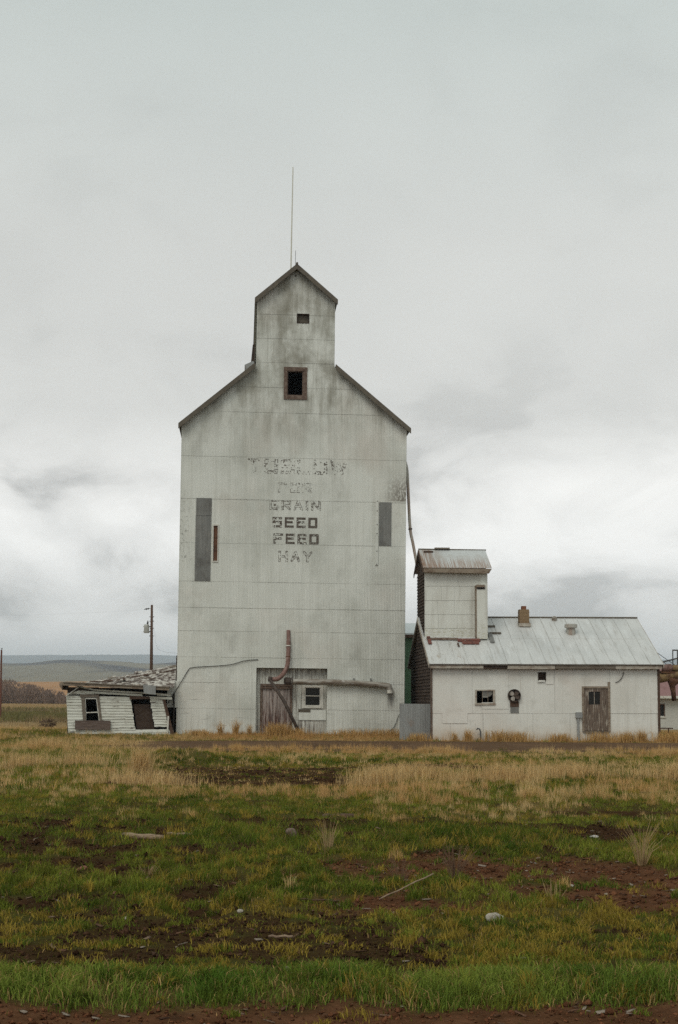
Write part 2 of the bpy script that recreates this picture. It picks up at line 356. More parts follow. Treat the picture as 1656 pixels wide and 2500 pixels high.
# ------------------------------------------------------------------ ground: one sheet, its cover described in metres
def cover(x, y):
    """what grows at (x, y): tuft density 0..1, height, share of dry straw, soil share, soil tint"""
    n1 = fbm(x * .22, y * .16, 3); n2 = fbm(x * .9, y * .8, 5); n3 = fbm(x * 3.1, y * 2.4, 9, 3); n4 = fbm(x * .45, y * 1.1, 21)
    wy = y * (1 + .08 * (n1 - .5) + .05 * (n2 - .5))
    z = np.zeros_like(wy)
    dens, hgt, dry = z + .8, z + .06, z + .3
    def put(w, d, h, s):
        nonlocal dens, hgt, dry
        dens = dens * (1 - w) + d * w; hgt = hgt * (1 - w) + h * w; dry = dry * (1 - w) + s * w
    clump = sst(.44, .60, n3 * .5 + n2 * .5); stripe = sst(.46, .58, n4); patchy = sst(.44, .56, n2)
    # 8.3-10.6 m: thin olive turf
    put(band(wy, 8.0, 8.5, 10.4, 11.2), .18 + .8 * clump, .045 + .04 * n2, .01)
    # 10.6-14.6 m: left clumpy green, right littered soil
    right = sst(-.9, .6, x + 2.2 * (n2 - .5))
    put(band(wy, 10.4, 11.2, 14.0, 15.0) * (1 - right), .03 + 1.0 * sst(.46, .58, n3 * .5 + n2 * .5) * (1 - .6 * stripe), .055 + .05 * clump, .006)
    put(band(wy, 10.4, 11.4, 14.0, 15.0) * right, .015 + .9 * sst(.53, .62, n2 * .5 + n3 * .5), .065 + .05 * n3, .02)
    # 14.6-19.5 m: green clumps with dark gaps
    put(band(wy, 14.0, 15.0, 18.9, 20.1), .05 + 1.0 * sst(.46, .58, n3 * .5 + n2 * .5) * (1 - .85 * stripe), .07 + .05 * n2, .012)
    # 19.5-23.5 m: finer green, straw creeping in from the right
    put(band(wy, 18.6, 19.8, 22.8, 24.0), .55 + .45 * clump, .07, .06 + .30 * sst(-.5, 3, x) * patchy)
    gap = band(x, 2.6, 3.2, 5.0, 5.8) * band(y, 20.2, 20.8, 21.7, 22.2)
    put(gap, .04, .04, .3)
    # 23.5-34.5 m: straw clumps over green
    put(band(wy, 22.8, 24.5, 33.5, 35.5), .80, .09 + .07 * n2, .05 + .40 * sst(.46, .58, n2 * .6 + n1 * .4))
    put(band(wy, 21.5, 23.5, 29.0, 31.0) * sst(-.2, 1.5, x + 1.5 * (n2 - .5)) * sst(.46, .56, n2 * .7 + n3 * .3), .9, .13 + .11 * n3, .70)
    pool = band(x + 1.4 * (n2 - .5), -4.9, -3.8, -.2, 1.2) * band(y + 1.5 * (n2 - .5), 25.0, 27.0, 34.5, 36.5)
    pool = np.maximum(pool, band(x + .8 * (n2 - .5), .2, .8, 3.0, 4.2) * band(y, 33.6, 34.4, 36.2, 37.0))
    put(pool * (.75 + .25 * sst(.6, .4, n3)), .02, .05, .4)
    # 34.5-43.5 m: green verge
    put(band(wy, 34.6, 36.4, 42.2, 43.4) * (1 - pool), .95, .11 + .05 * n2, .10 + .25 * patchy)
    # the road itself
    road = sst(-10.0, -6.5, x + 3 * (n2 - .5)) * band(y + 1.0 * (n2 - .5) + .25 * np.maximum(0, -x - 1), 44.2, 45.0, 56.0, 57.0)
    put(road, .004, .03, .9)
    put(band(y, 41.6, 42.6, 45.4 + 2.5 * sst(.5, .62, n2), 46.2 + 2.5 * sst(.5, .62, n2)), .75, .07 + .14 * sst(.48, .62, n2), .25 + .6 * sst(.46, .6, n2))
    # straw round the collapsed shed, thinner and shorter close to it
    straw = (1 - sst(-9.0, -5.5, x + 2.5 * (n2 - .5))) * band(y, 41.0, 45, 66, 70)
    put(straw, .75, .12 + .12 * n2, .16 + .46 * sst(.47, .58, n2))
    lefts = (1 - sst(-6.5, -4.6, x)) * band(y, 30, 33, 42, 45)
    put(lefts, .9, .14 + .14 * n2, .06 + .50 * sst(.50, .58, n2))
    verge = (1 - sst(-12.2, -10.8, x)) * band(y, 49, 50.5, 54, 56)
    put(verge, .95, .08, .05)
    walls = sst(-8, -6, x) * band(y, 56.4, 57.0, 61.6, 62.4)
    put(walls, .6 + .4 * sst(.42, .55, n3), .12 + .15 * n3, .90)
    # the lush strip nearest the camera and the bare edge before it
    lush = band(y + .45 * (n2 - .5), 7.72, 7.88, 8.12, 8.5)
    lush = lush * (.30 + .70 * sst(.36, .54, n3))
    put(lush, 1.0, .085 + .07 * n2, .02 + .25 * sst(7.9, 8.4, y) * sst(.5, 2.5, x))
    edge = 1 - sst(7.70, 7.92, y + .5 * (n2 - .5) + .3 * (n3 - .5))
    put(edge, .05, .06, .1)
    put(sst(66, 72, y), .7, .16, .85)
    soil = np.clip(1 - dens * 1.05, 0, 1)
    tint = np.where(road > .5, 2, np.where(band(wy, 10.4, 11.2, 14.4, 15.2) * right > .4, 1, 0))
    tint = np.where(edge > .5, 1, tint)
    return dens, hgt, dry, soil, tint, dict(lush=lush)
def height(x, y):
    x = np.asarray(x, float); y = np.asarray(y, float)
    near = 1 - sst(46, 60, y)
    z = .12 * sst(55.5, 61.5, y)
    z = z + near * sst(4, 8, y) * (.10 * (fbm(x * .35, y * .35, 31) - .5) + .06 * (fbm(x * 1.6, y * 1.6, 33) - .5))
    lump = sst(9.5, 11, y) * (1 - sst(19, 22, y))
    z = z + lump * (.17 * (fbm(x * 3.1, y * 2.4, 9, 3) - .5) + .10 * (fbm(x * .9, y * .8, 5) - .5))
    z = z - .07 * (1 - sst(7.6, 8.1, y)) + .05 * band(y, 4, 6, 7.5, 8.0) * (fbm(x * 6, y * 6, 39, 3) - .3)
    mx, my = x + 3.95 + .0 * y, y - 37.0
    md = np.exp(-((mx / .95) ** 2 + (my / .9) ** 2))
    z = z + md * (.30 + .30 * (fbm(x * 3.5, y * 3.5, 41, 3) - .5)) + .16 * np.exp(-(((x + 4.7) / .5) ** 2 + ((y - 38) / .7) ** 2))
    pool = band(x, -4.6, -3.6, .2, 1.4) * band(y, 25.5, 28, 36, 38)
    z = z - .07 * pool
    z = z - .05 * band(x, 2.6, 3.2, 5.4, 6.3) * band(y, 20.0, 20.8, 21.9, 22.6)
    return z
def axis(parts):
    out = [parts[0][0]]
    for a, b, st in parts:
        n = max(1, int(round((b - a) / st))); out += list(a + (b - a) * (np.arange(n) + 1) / n)
    return out
xs = axis([(-22, -9, .32), (-9, -6, .16), (-6, 6, .075), (6, 9, .16), (9, 22, .32)])
g = [22 * 1.28 ** i for i in range(1, 23)]
xs = np.array([-a for a in g[::-1] if a < 5500] + list(xs) + [a for a in g if a < 5500])
ys = axis([(-90, 0, 15), (0, 6, 1.0), (6, 15, .07), (15, 24, .12), (24, 48, .24), (48, 72, .6)])
q = 72.0
while q < 12500: q *= 1.09; ys.append(q)
ys = np.array(ys)
GX, GY = np.meshgrid(xs, ys)
GZ = height(GX, GY)
dens, hg, dry, soil, tint, ex = cover(GX, GY)
def rgb3(c): return np.array(c)[None, None, :]
n_a = fbm(GX * 2.3, GY * 2.3, 51)[..., None]; n_b = fbm(GX * 9, GY * 9, 53, 3)[..., None]
soil_c = rgb3((.046, .024, .0135)) * (.5 + 1.0 * n_b)
red_c = rgb3((.100, .048, .026)) * (.45 + 1.1 * n_b)
road_c = rgb3((.098, .069, .047)) * (.8 + .4 * n_a)
soil_c = np.where(tint[..., None] == 1, red_c, np.where(tint[..., None] == 2, road_c, soil_c))
thatch = rgb3((.055, .055, .016)) * (1 - dry[..., None]) + rgb3((.29, .19, .075)) * dry[..., None]
GC = soil_c * soil[..., None] + thatch * (1 - soil[..., None])
# far fields: bleached grass, dark rough pasture, bleached field, then the brown slope
fy = GY * (1 + .10 * (fbm(GX * .02, GY * .012, 61) - .5)) - .10 * (GX + 80)
ff = rgb3((.30, .21, .105)) + 0 * GC
ff = ff + (rgb3((.21, .155, .085)) - ff) * (band(fy, 76, 84, 190, 215)[..., None])
ff = ff + (rgb3((.36, .265, .145)) - ff) * (sst(200, 225, fy)[..., None])
ff = ff + (rgb3((.33, .195, .10)) - ff) * (sst(420, 460, GY)[..., None])
ff = ff * (.8 + .4 * fbm(GX * .25, GY * .05, 63)[..., None])
wf = sst(66, 74, GY)[..., None]
GC = GC * (1 - wf) + ff * wf
nx, ny = len(xs), len(ys)
idx = np.arange(nx * ny).reshape(ny, nx)
quads = np.stack([idx[:-1, :-1], idx[:-1, 1:], idx[1:, 1:], idx[1:, :-1]], -1).reshape(-1, 4)
def np_mesh(name, V, Fa, cols, material, smooth=True):
    """V (n,3), Fa (m,k) faces, cols (n,3) point colours"""
    me = bpy.data.meshes.new(name); k = Fa.shape[1]
    me.vertices.add(len(V)); me.vertices.foreach_set('co', np.ascontiguousarray(V, np.float32).ravel())
    me.loops.add(Fa.size); me.loops.foreach_set('vertex_index', np.ascontiguousarray(Fa, np.int32).ravel())
    me.polygons.add(len(Fa)); me.polygons.foreach_set('loop_start', np.arange(0, Fa.size, k, dtype=np.int32))
    me.update(calc_edges=True)
    if cols is not None:
        a = me.color_attributes.new('col', 'FLOAT_COLOR', 'POINT')
        a.data.foreach_set('color', np.concatenate([cols, np.ones((len(cols), 1))], 1).astype(np.float32).ravel())
    if smooth: me.shade_smooth()
    me.materials.append(M[material])
    o = bpy.data.objects.new(name, me); C.objects.link(o); return o
mat('soil', None, .95, [((.03, .02, .014), (5, 5, 5), .56, .74, .5)], bump=((26, 26, 26), .05, 1.0), attr='col', spec=.0)
ground = np_mesh('ground', np.stack([GX, GY, GZ], -1).reshape(-1, 3), quads, GC.reshape(-1, 3), 'soil')
ground['kind'] = 'structure'

# the gravel track in front of the buildings: its own thin sheet, edges ragged where grass takes over
RXn, RYn = 110, 26
rx = np.linspace(-9.5, 34, RXn); rt = np.linspace(0, 1, RYn)
RX, RT = np.meshgrid(rx, rt)
r0 = 44.6 - .25 * np.maximum(0, -RX - 1) + .9 * (fbm(RX * .6, RX * 0 + 3, 71) - .5); r1 = 56.5 - .25 * np.maximum(0, -RX - 1) + .5 * (fbm(RX * .8, RX * 0 + 9, 73) - .5)
pin = sst(-9.5, -6.5, RX); mid = (r0 + r1) / 2
RY = mid + (RT - .5) * (r1 - r0) * np.maximum(pin, .02)
RZ = height(RX, RY) + .012 + .03 * np.sin(RT * math.pi) + .025 * (fbm(RX * .8, RY * 2.0, 75) - .5)
RC = rgb3((.118, .074, .045)) * (.72 + .56 * fbm(RX * 1.2, RY * .5, 77)[..., None])
ri = np.arange(RXn * RYn).reshape(RYn, RXn)
rq = np.stack([ri[:-1, :-1], ri[:-1, 1:], ri[1:, 1:], ri[1:, :-1]], -1).reshape(-1, 4)
mat('gravel_track', None, .95, [((.15, .115, .085), (14, 14, 14), .56, .70, .6), ((.06, .042, .03), (3, 1.2, 3), .55, .72, .6)], bump=((30, 30, 30), .03, .8), attr='col', spec=.0)
track = np_mesh('road', np.stack([RX, RY, RZ], -1).reshape(-1, 3), rq, RC.reshape(-1, 3), 'gravel_track')
track['kind'] = 'structure'

# hills
def hill(name, y0, y1, half, zfn, cfn, nxh=140, nyh=60):
    hx = np.linspace(-half, half, nxh); t = np.linspace(0, 1, nyh)
    HX, T = np.meshgrid(hx, t); HY = y0 + (y1 - y0) * T
    HZ = zfn(HX, HY, T); HC = cfn(HX, HY, T, HZ)
    i = np.arange(nxh * nyh).reshape(nyh, nxh)
    f = np.stack([i[:-1, :-1], i[:-1, 1:], i[1:, 1:], i[1:, :-1]], -1).reshape(-1, 4)
    o = np_mesh(name, np.stack([HX, HY, HZ], -1).reshape(-1, 3), f, HC.reshape(-1, 3), 'hillside')
    o['kind'] = 'structure'; return o
mat('hillside', None, .95, [((.10, .09, .06), (.02, .02, .02), .5, .75, .35)], attr='col', spec=.0)
hill('brown_slope', 440, 1500, 1400, lambda x, y, t: -.5 + 17 * sst(0, .75, t) * (.85 + .3 * fbm(x * .003, y * .003, 81)),
     lambda x, y, t, z: rgb3((.36, .205, .105)) * (.72 + .56 * fbm(x * .02, y * .006, 83)[..., None]))
hill('hills', 1700, 4200, 2600,
     lambda x, y, t: -2 + 97 * sst(0, .85, t) * (.78 + .34 * fbm(x * .0016 + 3, y * .0010, 85)) + 52 * (fbm(x * .0042 + .0016 * y, y * .0012, 87) - .5) * sst(0, .4, t),
     lambda x, y, t, z: (rgb3((.165, .145, .10)) + (rgb3((.030, .030, .042)) - rgb3((.165, .145, .10))) * sst(.42, .56, fbm(x * .0045 + .0020 * y, y * .0016, 89))[..., None]) * (.75 + .5 * fbm(x * .02, y * .006, 91)[..., None]))
hill('far_hills', 7000, 11500, 5200, lambda x, y, t: -5 + 352 * sst(0, .8, t) * (.80 + .34 * fbm(x * .0007, y * .0004, 93)),
     lambda x, y, t, z: rgb3((.035, .055, .07)) + 0 * z[..., None])

# ------------------------------------------------------------------ the grain elevator
YAW = 3.9
EL = root('grain_elevator', (-6.967, 61.3, 0), YAW, .25)
tag(EL, 'tall white metal-clad grain elevator with a narrow cupola and faded lettering', 'grain elevator')
W_, D_ = 9.86, 9.5
CU0, CU1, APX = 3.19, 6.64, 4.92
ROWS = [18.61, 17.53, 16.46, 15.35, 14.23, 12.24, 10.37, 8.44, 6.77, 5.63, 4.62, 3.49, 2.40, 1.27, -.3]
def etop(u):
    if CU0 - 1e-3 <= u <= CU1 + 1e-3:
        return 19.25 + (20.66 - 19.25) * (1 - abs(u - APX) / ((CU1 - CU0) / 2 + .01))
    return 13.55 + 2.75 * (u / CU0) if u < CU0 else 13.55 + 2.75 * ((W_ - u) / (W_ - CU1))
BAY = (3.41, 6.49, -.5, 3.02)
WIN = (4.50, 5.36, 14.88, 16.14)
VENT = (4.98, 5.47, 18.24, 18.61)
SLOT = (1.46, 1.64, 7.62, 9.16)
HOLES = [BAY, WIN, VENT, SLOT]
def row_of(z):
    hi = 20.8
    for lo in ROWS:
        if z >= lo: return lo, hi
        hi = lo
    return -.3, 1.27
def ewall(u, z):          # front face of the cladding: each course laps over the one below it
    lo, hi = row_of(z); return -.004 - .009 * (hi - z) / (hi - lo)
def shell(w, holes):          # the wall in three strips, split where the cupola steps up
    m_ = MB()
    for a, b in ((0, CU0 - .002), (CU0, CU1), (CU1 + .002, W_)): m_.add(*corr(a, b, -.3, 20.8, lambda u, z: w, amp=0, top=lambda u: etop(u) - .03, holes=holes, step=.2))
    return m_
fw = shell(.035, HOLES).build('front_wall', 'dark_board', EL)
hi = 20.8
for ri_, lo in enumerate(ROWS):
    if lo >= 16.4: cuts = [CU0, APX + random.uniform(-.5, .5), CU1]
    else:
        cuts = [0, 1.62 + random.uniform(-.35, .35), CU0, APX + random.uniform(-.5, .5), CU1, 8.25 + random.uniform(-.35, .35), W_]
    for a, b in zip(cuts[:-1], cuts[1:]):
        jit = random.uniform(0, .004); tl = random.uniform(-.004, .004)
        def wf_(u, z, lo=lo, hi=hi, a=a, b=b, jit=jit, tl=tl): return -.004 - .009 * (hi - z) / (hi - lo) - jit - tl * (u - a) / (b - a)
        lo2 = lo - .035 if lo > 0 else lo
        V, Fc = corr(max(a - .012, 0 if lo < 16.4 else CU0), min(b + .012, W_ if lo < 16.4 else CU1), lo2, min(hi, 20.8), wf_, top=etop, holes=HOLES)
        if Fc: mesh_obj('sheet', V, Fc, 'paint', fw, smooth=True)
    hi = lo
# other walls
def side(name, u, sgn, w0, w1, z0, z1, matn='paint', horizontal=False):
    if horizontal:
        V, Fc = corr(z0, z1, w0, w1, lambda s, t: 0.0, amp=.034, mapf=lambda s, w, t: (u + sgn * ((.035 if sgn < 0 else -.06) - w), t, s))
    else:
        V, Fc = corr(w0, w1, z0, z1, lambda s, t: 0.0, mapf=lambda s, w, t: (u - sgn * w, s, t))
    return mesh_obj(name, V, Fc, matn, EL, smooth=not horizontal)
side('side_wall', 0.0, -1, 0.0, D_, 2.4, 13.55); side('side_wall', W_, 1, 0.0, D_, -.3, 13.55)
V, Fc = corr(0.0, D_, -.3, 2.4, lambda s, t: 0.0, mapf=lambda s, w, t: (-.002 + w, s, t)); mesh_obj('side_wall', V, Fc, 'paint', EL, smooth=True)
side('cupola_side_wall', CU0, -1, .02, D_ - .02, 16.2, 19.25, horizontal=True); side('cupola_side_wall', CU1, 1, .02, D_ - .02, 16.2, 19.25, horizontal=True)
shell(D_, []).build('back_wall', 'paint', EL)
MB().box(-.05, .0, .02, .8, 2.42, 3.5).build('bare_board', 'dark_board', EL)
# roofs: each slope a corrugated deck with a weathered rake board in front
def slope(name, p, q, y0, y1, th, rake, matn='rake', par=EL):
    (x0, z0), (x1, z1) = p, q
    d = MB().hexa([(x0, y0, z0 - th), (x1, y0, z1 - th), (x1, y1, z1 - th), (x0, y1, z0 - th), (x0, y0, z0), (x1, y0, z1), (x1, y1, z1), (x0, y1, z0)]).build(name, matn, par)
    MB().plate([(x0, z0 - rake), (x1, z1 - rake), (x1, z1 - .012), (x0, z0 - .012)], y0 - .03, y0 - .003).build('rake_board', matn, d)
    return d
slope('roof_slope', (-.14, 13.58), (CU0 - .045, 16.34), -.30, D_ + .2, .06, .25)
slope('roof_slope', (CU1 + .045, 16.36), (W_ + .16, 13.60), -.30, D_ + .2, .06, .25)
slope('cupola_roof', (3.09, 19.22), (APX - .003, 20.80), -.30, D_ + .2, .06, .25)
slope('cupola_roof', (APX + .003, 20.80), (6.74, 19.25), -.30, D_ + .2, .06, .25)
MB().tube([(APX, -.36, 20.80), (APX, D_ + .2, 20.80)], .05, 8).build('ridge_cap', 'rake', EL)
MB().tube([(APX - .05, -.028, 20.33), (APX - .05, .02, 20.33)], .035, 10).build('bolt', 'dark_board', EL)
MB().tube([(APX - .05, .4, 20.75), (APX - .05, .4, 21.6)], .010, 6).build('lightning_rod', 'steel_dark', EL)
MB().tube([(4.75, 3.0, 20.5), (4.76, 3.0, 23.0), (4.785, 3.0, 26.4)], [.034, .030, .022], 8).build('mast', 'mast_white', EL)
# upper window: a timber frame round an open, dark loft
wf0 = MB()
wf0.box(4.41, 5.45, -.05, .10, 16.07, 16.24); wf0.box(4.43, 5.45, -.055, .10, 14.80, 14.97); wf0.box(4.42, 4.56, -.048, .10, 14.97, 16.07); wf0.box(5.28, 5.44, -.048, .10, 14.97, 16.07)
win = wf0.build('window_frame', 'frame_wood', EL)
sb = MB(); sb.box(4.56, 4.60, .0, .06, 14.97, 16.07); sb.box(5.235, 5.28, .0, .06, 14.97, 16.07); sb.box(4.60, 5.235, .0, .06, 14.97, 15.01); sb.box(4.60, 5.235, .0, .06, 16.03, 16.07)
sb.build('inner_frame', 'frame_wood', win)
MB().box(3.4, 6.4, 2.2, 2.25, 14.2, 17).build('dark_loft_back', 'void', EL)  # near-black sheet that paints the loft's darkness behind the window
v = MB(); v.box(4.95, 4.98, -.03, .12, 18.21, 18.64); v.box(5.47, 5.50, -.03, .12, 18.21, 18.64); v.box(4.98, 5.47, -.03, .12, 18.61, 18.64); v.box(4.98, 5.47, -.03, .12, 18.21, 18.24)
vo = v.build('vent_frame', 'dark_board', EL)
MB().box(4.98, 5.47, .13, .16, 18.22, 18.63).build('vent_board', 'rake', vo)
# bare patches where a chute used to hang, and the slot beside them
def patch(u0, u1, z0, z1, name='bare_sheet'):
    V, Fc = corr(u0, u1, z0, z1, lambda u, z: -.032, amp=.005); return mesh_obj(name, V, Fc, 'bare_zinc', EL, smooth=True)
patch(.69, 1.36, 9.57, 10.36); patch(.68, 1.355, 6.74, 9.60); patch(8.68, 9.215, 8.42, 10.34)
s = MB(); s.box(1.42, 1.46, -.05, .03, 7.58, 9.22); s.box(1.64, 1.68, -.05, .03, 7.58, 9.22); s.box(1.46, 1.64, -.05, .03, 9.16, 9.22); s.box(1.46, 1.64, -.05, .03, 7.58, 7.62)
so = s.build('slot_frame', 'white_trim', EL)
for z0, z1 in ((7.63, 8.05), (8.07, 8.62), (8.64, 9.15)): MB().box(1.465, 1.635, .01 + random.uniform(0, .012), .03, z0, z1).build('slot_board', 'rust', so)
st_ = MB().box(8.525, 8.645, -.055, -.018, 7.56, 10.41).build('batten', 'paint', EL)
for z in (7.60, 8.18, 8.95, 9.35, 9.95, 10.38): MB().tube([(8.585, -.07, z), (8.585, -.05, z)], .022, 6).build('bolt', 'dark_board', st_)
# lettering: worn paint that has flaked off the crests, letter by letter
GLY = {
 'T': [((0, 1), (1, 1)), ((.5, 0), (.5, 1))], 'L': [((0, 0), (0, 1)), ((0, 0), (1, 0))],
 'O': [((0, 0), (0, 1)), ((1, 0), (1, 1)), ((0, 0), (1, 0)), ((0, 1), (1, 1))],
 'D': [((0, 0), (0, 1)), ((1, .08), (1, .92)), ((0, 0), (.95, 0)), ((0, 1), (.95, 1))],
 'S': [((0, 1), (1, 1)), ((0, .5), (0, 1)), ((0, .5), (1, .5)), ((1, 0), (1, .5)), ((0, 0), (1, 0))],
 'W': [((0, 1), (.25, 0)), ((.25, 0), (.5, .8)), ((.5, .8), (.75, 0)), ((.75, 0), (1, 1))],
 'F': [((0, 0), (0, 1)), ((0, 1), (1, 1)), ((0, .52), (.8, .52))], 'E': [((0, 0), (0, 1)), ((0, 1), (1, 1)), ((0, .5), (.85, .5)), ((0, 0), (1, 0))],
 'R': [((0, 0), (0, 1)), ((0, 1), (1, 1)), ((1, .5), (1, 1)), ((0, .5), (1, .5)), ((.35, .5), (1, 0))],
 'G': [((0, 0), (0, 1)), ((0, 1), (1, 1)), ((0, 0), (1, 0)), ((1, 0), (1, .45)), ((.55, .45), (1, .45))],
 'A': [((0, 0), (.5, 1)), ((1, 0), (.5, 1)), ((.2, .32), (.8, .32))], 'I': [((.5, 0), (.5, 1))],
 'N': [((0, 0), (0, 1)), ((1, 0), (1, 1)), ((0, 1), (1, 0))], 'H': [((0, 0), (0, 1)), ((1, 0), (1, 1)), ((0, .5), (1, .5))],
 'Y': [((0, 1), (.5, .48)), ((1, 1), (.5, .48)), ((.5, 0), (.5, .48))]}
def segd(px, pz, a, b):
    ax, az = a; dx, dz = b[0] - ax, b[1] - az; l2 = dx * dx + dz * dz
    t = np.clip(((px - ax) * dx + (pz - az) * dz) / l2, 0, 1)
    return np.maximum(np.abs(px - ax - t * dx), np.abs(pz - az - t * dz)) if (dx == 0 or dz == 0) else np.hypot(px - ax - t * dx, pz - az - t * dz)
def word(text, u0, u1, z0, z1, keep, mt='letter_faint', gap=.30, stroke=.105):
    """keep: per letter (outline wear, fill wear) 0 gone .. 1 solid"""
    h = z1 - z0; n = len(text); widths = [.35 if c == 'I' else (1.25 if c == 'W' else 1.0) for c in text]
    unit = (u1 - u0) / (sum(widths) + gap * (n - 1)); V = []; Fc = []; x = u0
    du, dz = PITCH / 4, .024
    for ch, wd, kp in zip(text, widths, keep):
        lw = wd * unit; hs = stroke * h
        a0 = int(math.floor(x / du)); a1 = int(math.ceil((x + lw) / du)); nz = int(h / dz)
        uu = (np.arange(a0, a1) + .5) * du; zz = z0 + (np.arange(nz) + .5) * dz
        U, Z = np.meshgrid(uu, zz); d = np.full(U.shape, 9.0)
        for a, b in GLY[ch]:
            f = lambda p: (x + hs + p[0] * (lw - 2 * hs), z0 + hs + p[1] * (h - 2 * hs))
            d = np.minimum(d, segd(U, Z, f(a), f(b)))
        inside = d < hs; outline = d > hs * .55
        wear = .55 * fbm(U * 7, Z * 16, 101, 3) + .45 * vnoise(U / PITCH * 2, Z * 26, 103)
        thr = np.where(outline, kp[0], kp[1])
        on = inside & (wear < .16 + .68 * thr)
        for r_, c_ in zip(*np.nonzero(on)):
            ua, ub = (a0 + c_) * du, (a0 + c_ + 1) * du; za, zb = z0 + r_ * dz, z0 + (r_ + 1) * dz; i = len(V)
            for (u_, z_) in ((ua, za), (ub, za), (ub, zb), (ua, zb)):
                V.append((u_, ewall(u_, z_) - .0105 - .0065 * math.sin(2 * math.pi * u_ / PITCH), z_))
            Fc.append((i, i + 1, i + 2, i + 3))
        x += lw + gap * unit
    o = mesh_obj('painted_word', V, Fc, mt, EL); return o
word('TOSLOW', 2.90, 7.24, 11.50, 12.16, [(.47, .34), (.50, .32), (.48, .32), (.46, .30), (.44, .26), (.42, .32)], gap=.22)
word('FOR', 4.23, 5.71, 10.68, 11.12, [(.44, .18), (.48, .18), (.44, .22)])
word('GRAIN', 3.87, 6.10, 9.91, 10.36, [(.62, .28), (.62, .30), (.60, .34), (.58, .28), (.62, .36)], gap=.26)
word('SEED', 4.02, 5.97, 9.14, 9.60, [(.60, .50), (.92, .86), (.78, .66), (.98, .92)], 'letter')
word('FEED', 4.07, 6.03, 8.42, 8.88, [(.72, .46), (.80, .70), (.72, .60), (.92, .74)], 'letter')
word('HAY', 4.29, 5.77, 7.64, 8.13, [(.68, .34), (.70, .42), (.66, .30)])
# the recessed door bay
BW = .32
DOOR = (3.60, 4.98, -.5, 2.30); BWIN = (5.46, 6.29, 1.34, 2.25)
bayw = MB(); bayw.box(BAY[0] - .05, BAY[0], -.012, BW + .05, -.3, 3.02); bayw.box(BAY[1], BAY[1] + .05, -.012, BW + .05, -.3, 3.02); bayw.box(BAY[0] - .05, BAY[1] + .05, -.008, BW + .05, 3.02, 3.07)
bay = bayw.build('door_bay', 'paint', EL)
for z0, z1, a, b in ((-.3, .82, 3.41, 6.49), (.78, 2.36, 3.41, 5.2), (.78, 2.36, 5.2, 6.49), (2.32, 3.02, 3.41, 4.9), (2.32, 3.02, 4.9, 6.49)):
    V, Fc = corr(a, b, z0, z1, lambda u, z, z0=z0, z1=z1: BW - .012 * (z1 - z) / (z1 - z0), amp=.009, holes=[DOOR, BWIN])
    if Fc: mesh_obj('sheet', V, Fc, 'paint_bay', bay, smooth=True)
MB().box(3.42, 6.48, BW + .6, BW + .65, -.3, 3.0).build('dark_inner_back', 'void', bay)  # near-black sheet for the darkness behind door and window
d0 = MB(); d0.box(3.60, 3.70, BW - .06, BW + .06, -.2, 2.30); d0.box(4.90, 4.99, BW - .06, BW + .06, -.2, 2.30); d0.box(3.60, 4.99, BW - .075, BW + .06, 2.22, 2.33)
d0.box(3.58, 5.0, BW - .11, BW - .06, 2.12, 2.20)
dr = d0.build('plank_door', 'frame_wood', EL); dr['label'] = 'peeling red-brown plank door in the bay'
k = 8
for i in range(k):
    a = 3.70 + 1.20 * i / k; MB().box(a + .004, a + 1.20 / k - .004, BW - .02 - random.uniform(0, .012), BW + .02, -.15, 2.115 - random.uniform(0, .02)).build('plank', 'peeled_red', dr)
w0 = MB(); w0.box(5.41, 5.53, BW - .06, BW + .05, 1.29, 2.29); w0.box(6.22, 6.34, BW - .06, BW + .05, 1.29, 2.29); w0.box(5.53, 6.22, BW - .055, BW + .05, 2.20, 2.27); w0.box(5.50, 6.25, BW - .09, BW + .05, 1.30, 1.40)
bw = w0.build('window_frame', 'white_trim', EL)
s = MB(); s.box(5.53, 5.57, BW - .02, BW + .02, 1.40, 2.20); s.box(6.18, 6.22, BW - .02, BW + .02, 1.40, 2.20); s.box(5.57, 6.18, BW - .03, BW + .02, 1.81, 1.85)
s.box(5.57, 6.18, BW - .02, BW + .02, 1.40, 1.43); s.box(5.57, 6.18, BW - .02, BW + .02, 2.17, 2.20); s.build('sash', 'white_trim', bw)
MB().box(5.57, 6.18, BW - .002, BW + .002, 1.43, 1.81).build('pane', 'glass_dark', bw); MB().box(5.57, 6.18, BW - .002, BW + .002, 1.85, 2.17).build('pane', 'glass_dark', bw)
MB().box(5.28, 6.46, BW - .045, BW - .025, .78, 1.22).build('cover_sheet', 'paint', EL)
MB().box(5.27, 5.78, BW - .07, BW - .047, 1.13, 1.25).build('bare_strip', 'rake', EL)
# spouts and braces on the front
p = smooth_path([(4.77, -.02, 4.66), (4.78, -.10, 4.15), (4.77, -.20, 3.55), (4.73, -.32, 3.10), (4.56, -.42, 2.76), (4.32, -.48, 2.54), (3.98, -.52, 2.52)])
hose = MB().tube(p, [.085] * 6 + [.098] * (len(p) - 6), 12).build('red_spout', 'rust_pink', EL, True)
MB().tube([(4.775, -.13, 3.98), (4.775, -.14, 3.94)], .115, 12).build('collar', 'white_trim', hose)
MB().tube([(4.77, -.205, 3.52), (4.768, -.21, 3.48)], .112, 12).build('collar', 'rust', hose)
MB().tube([(4.08, -.51, 2.52), (3.92, -.52, 2.53)], .115, 12).build('mouth', 'pipe_dark', hose, True)
MB().tube([(3.95, -.55, 2.56), (4.62, -.80, 1.55), (5.34, -1.0, .10)], .07, 8).build('brace_pole', 'pipe_dark', EL, True)
p = smooth_path([(4.86, -.19, 2.44), (5.7, -.19, 2.43), (7.1, -.19, 2.42), (8.2, -.19, 2.37), (9.06, -.19, 2.30), (9.17, -.19, 2.24), (9.20, -.19, 2.06)])
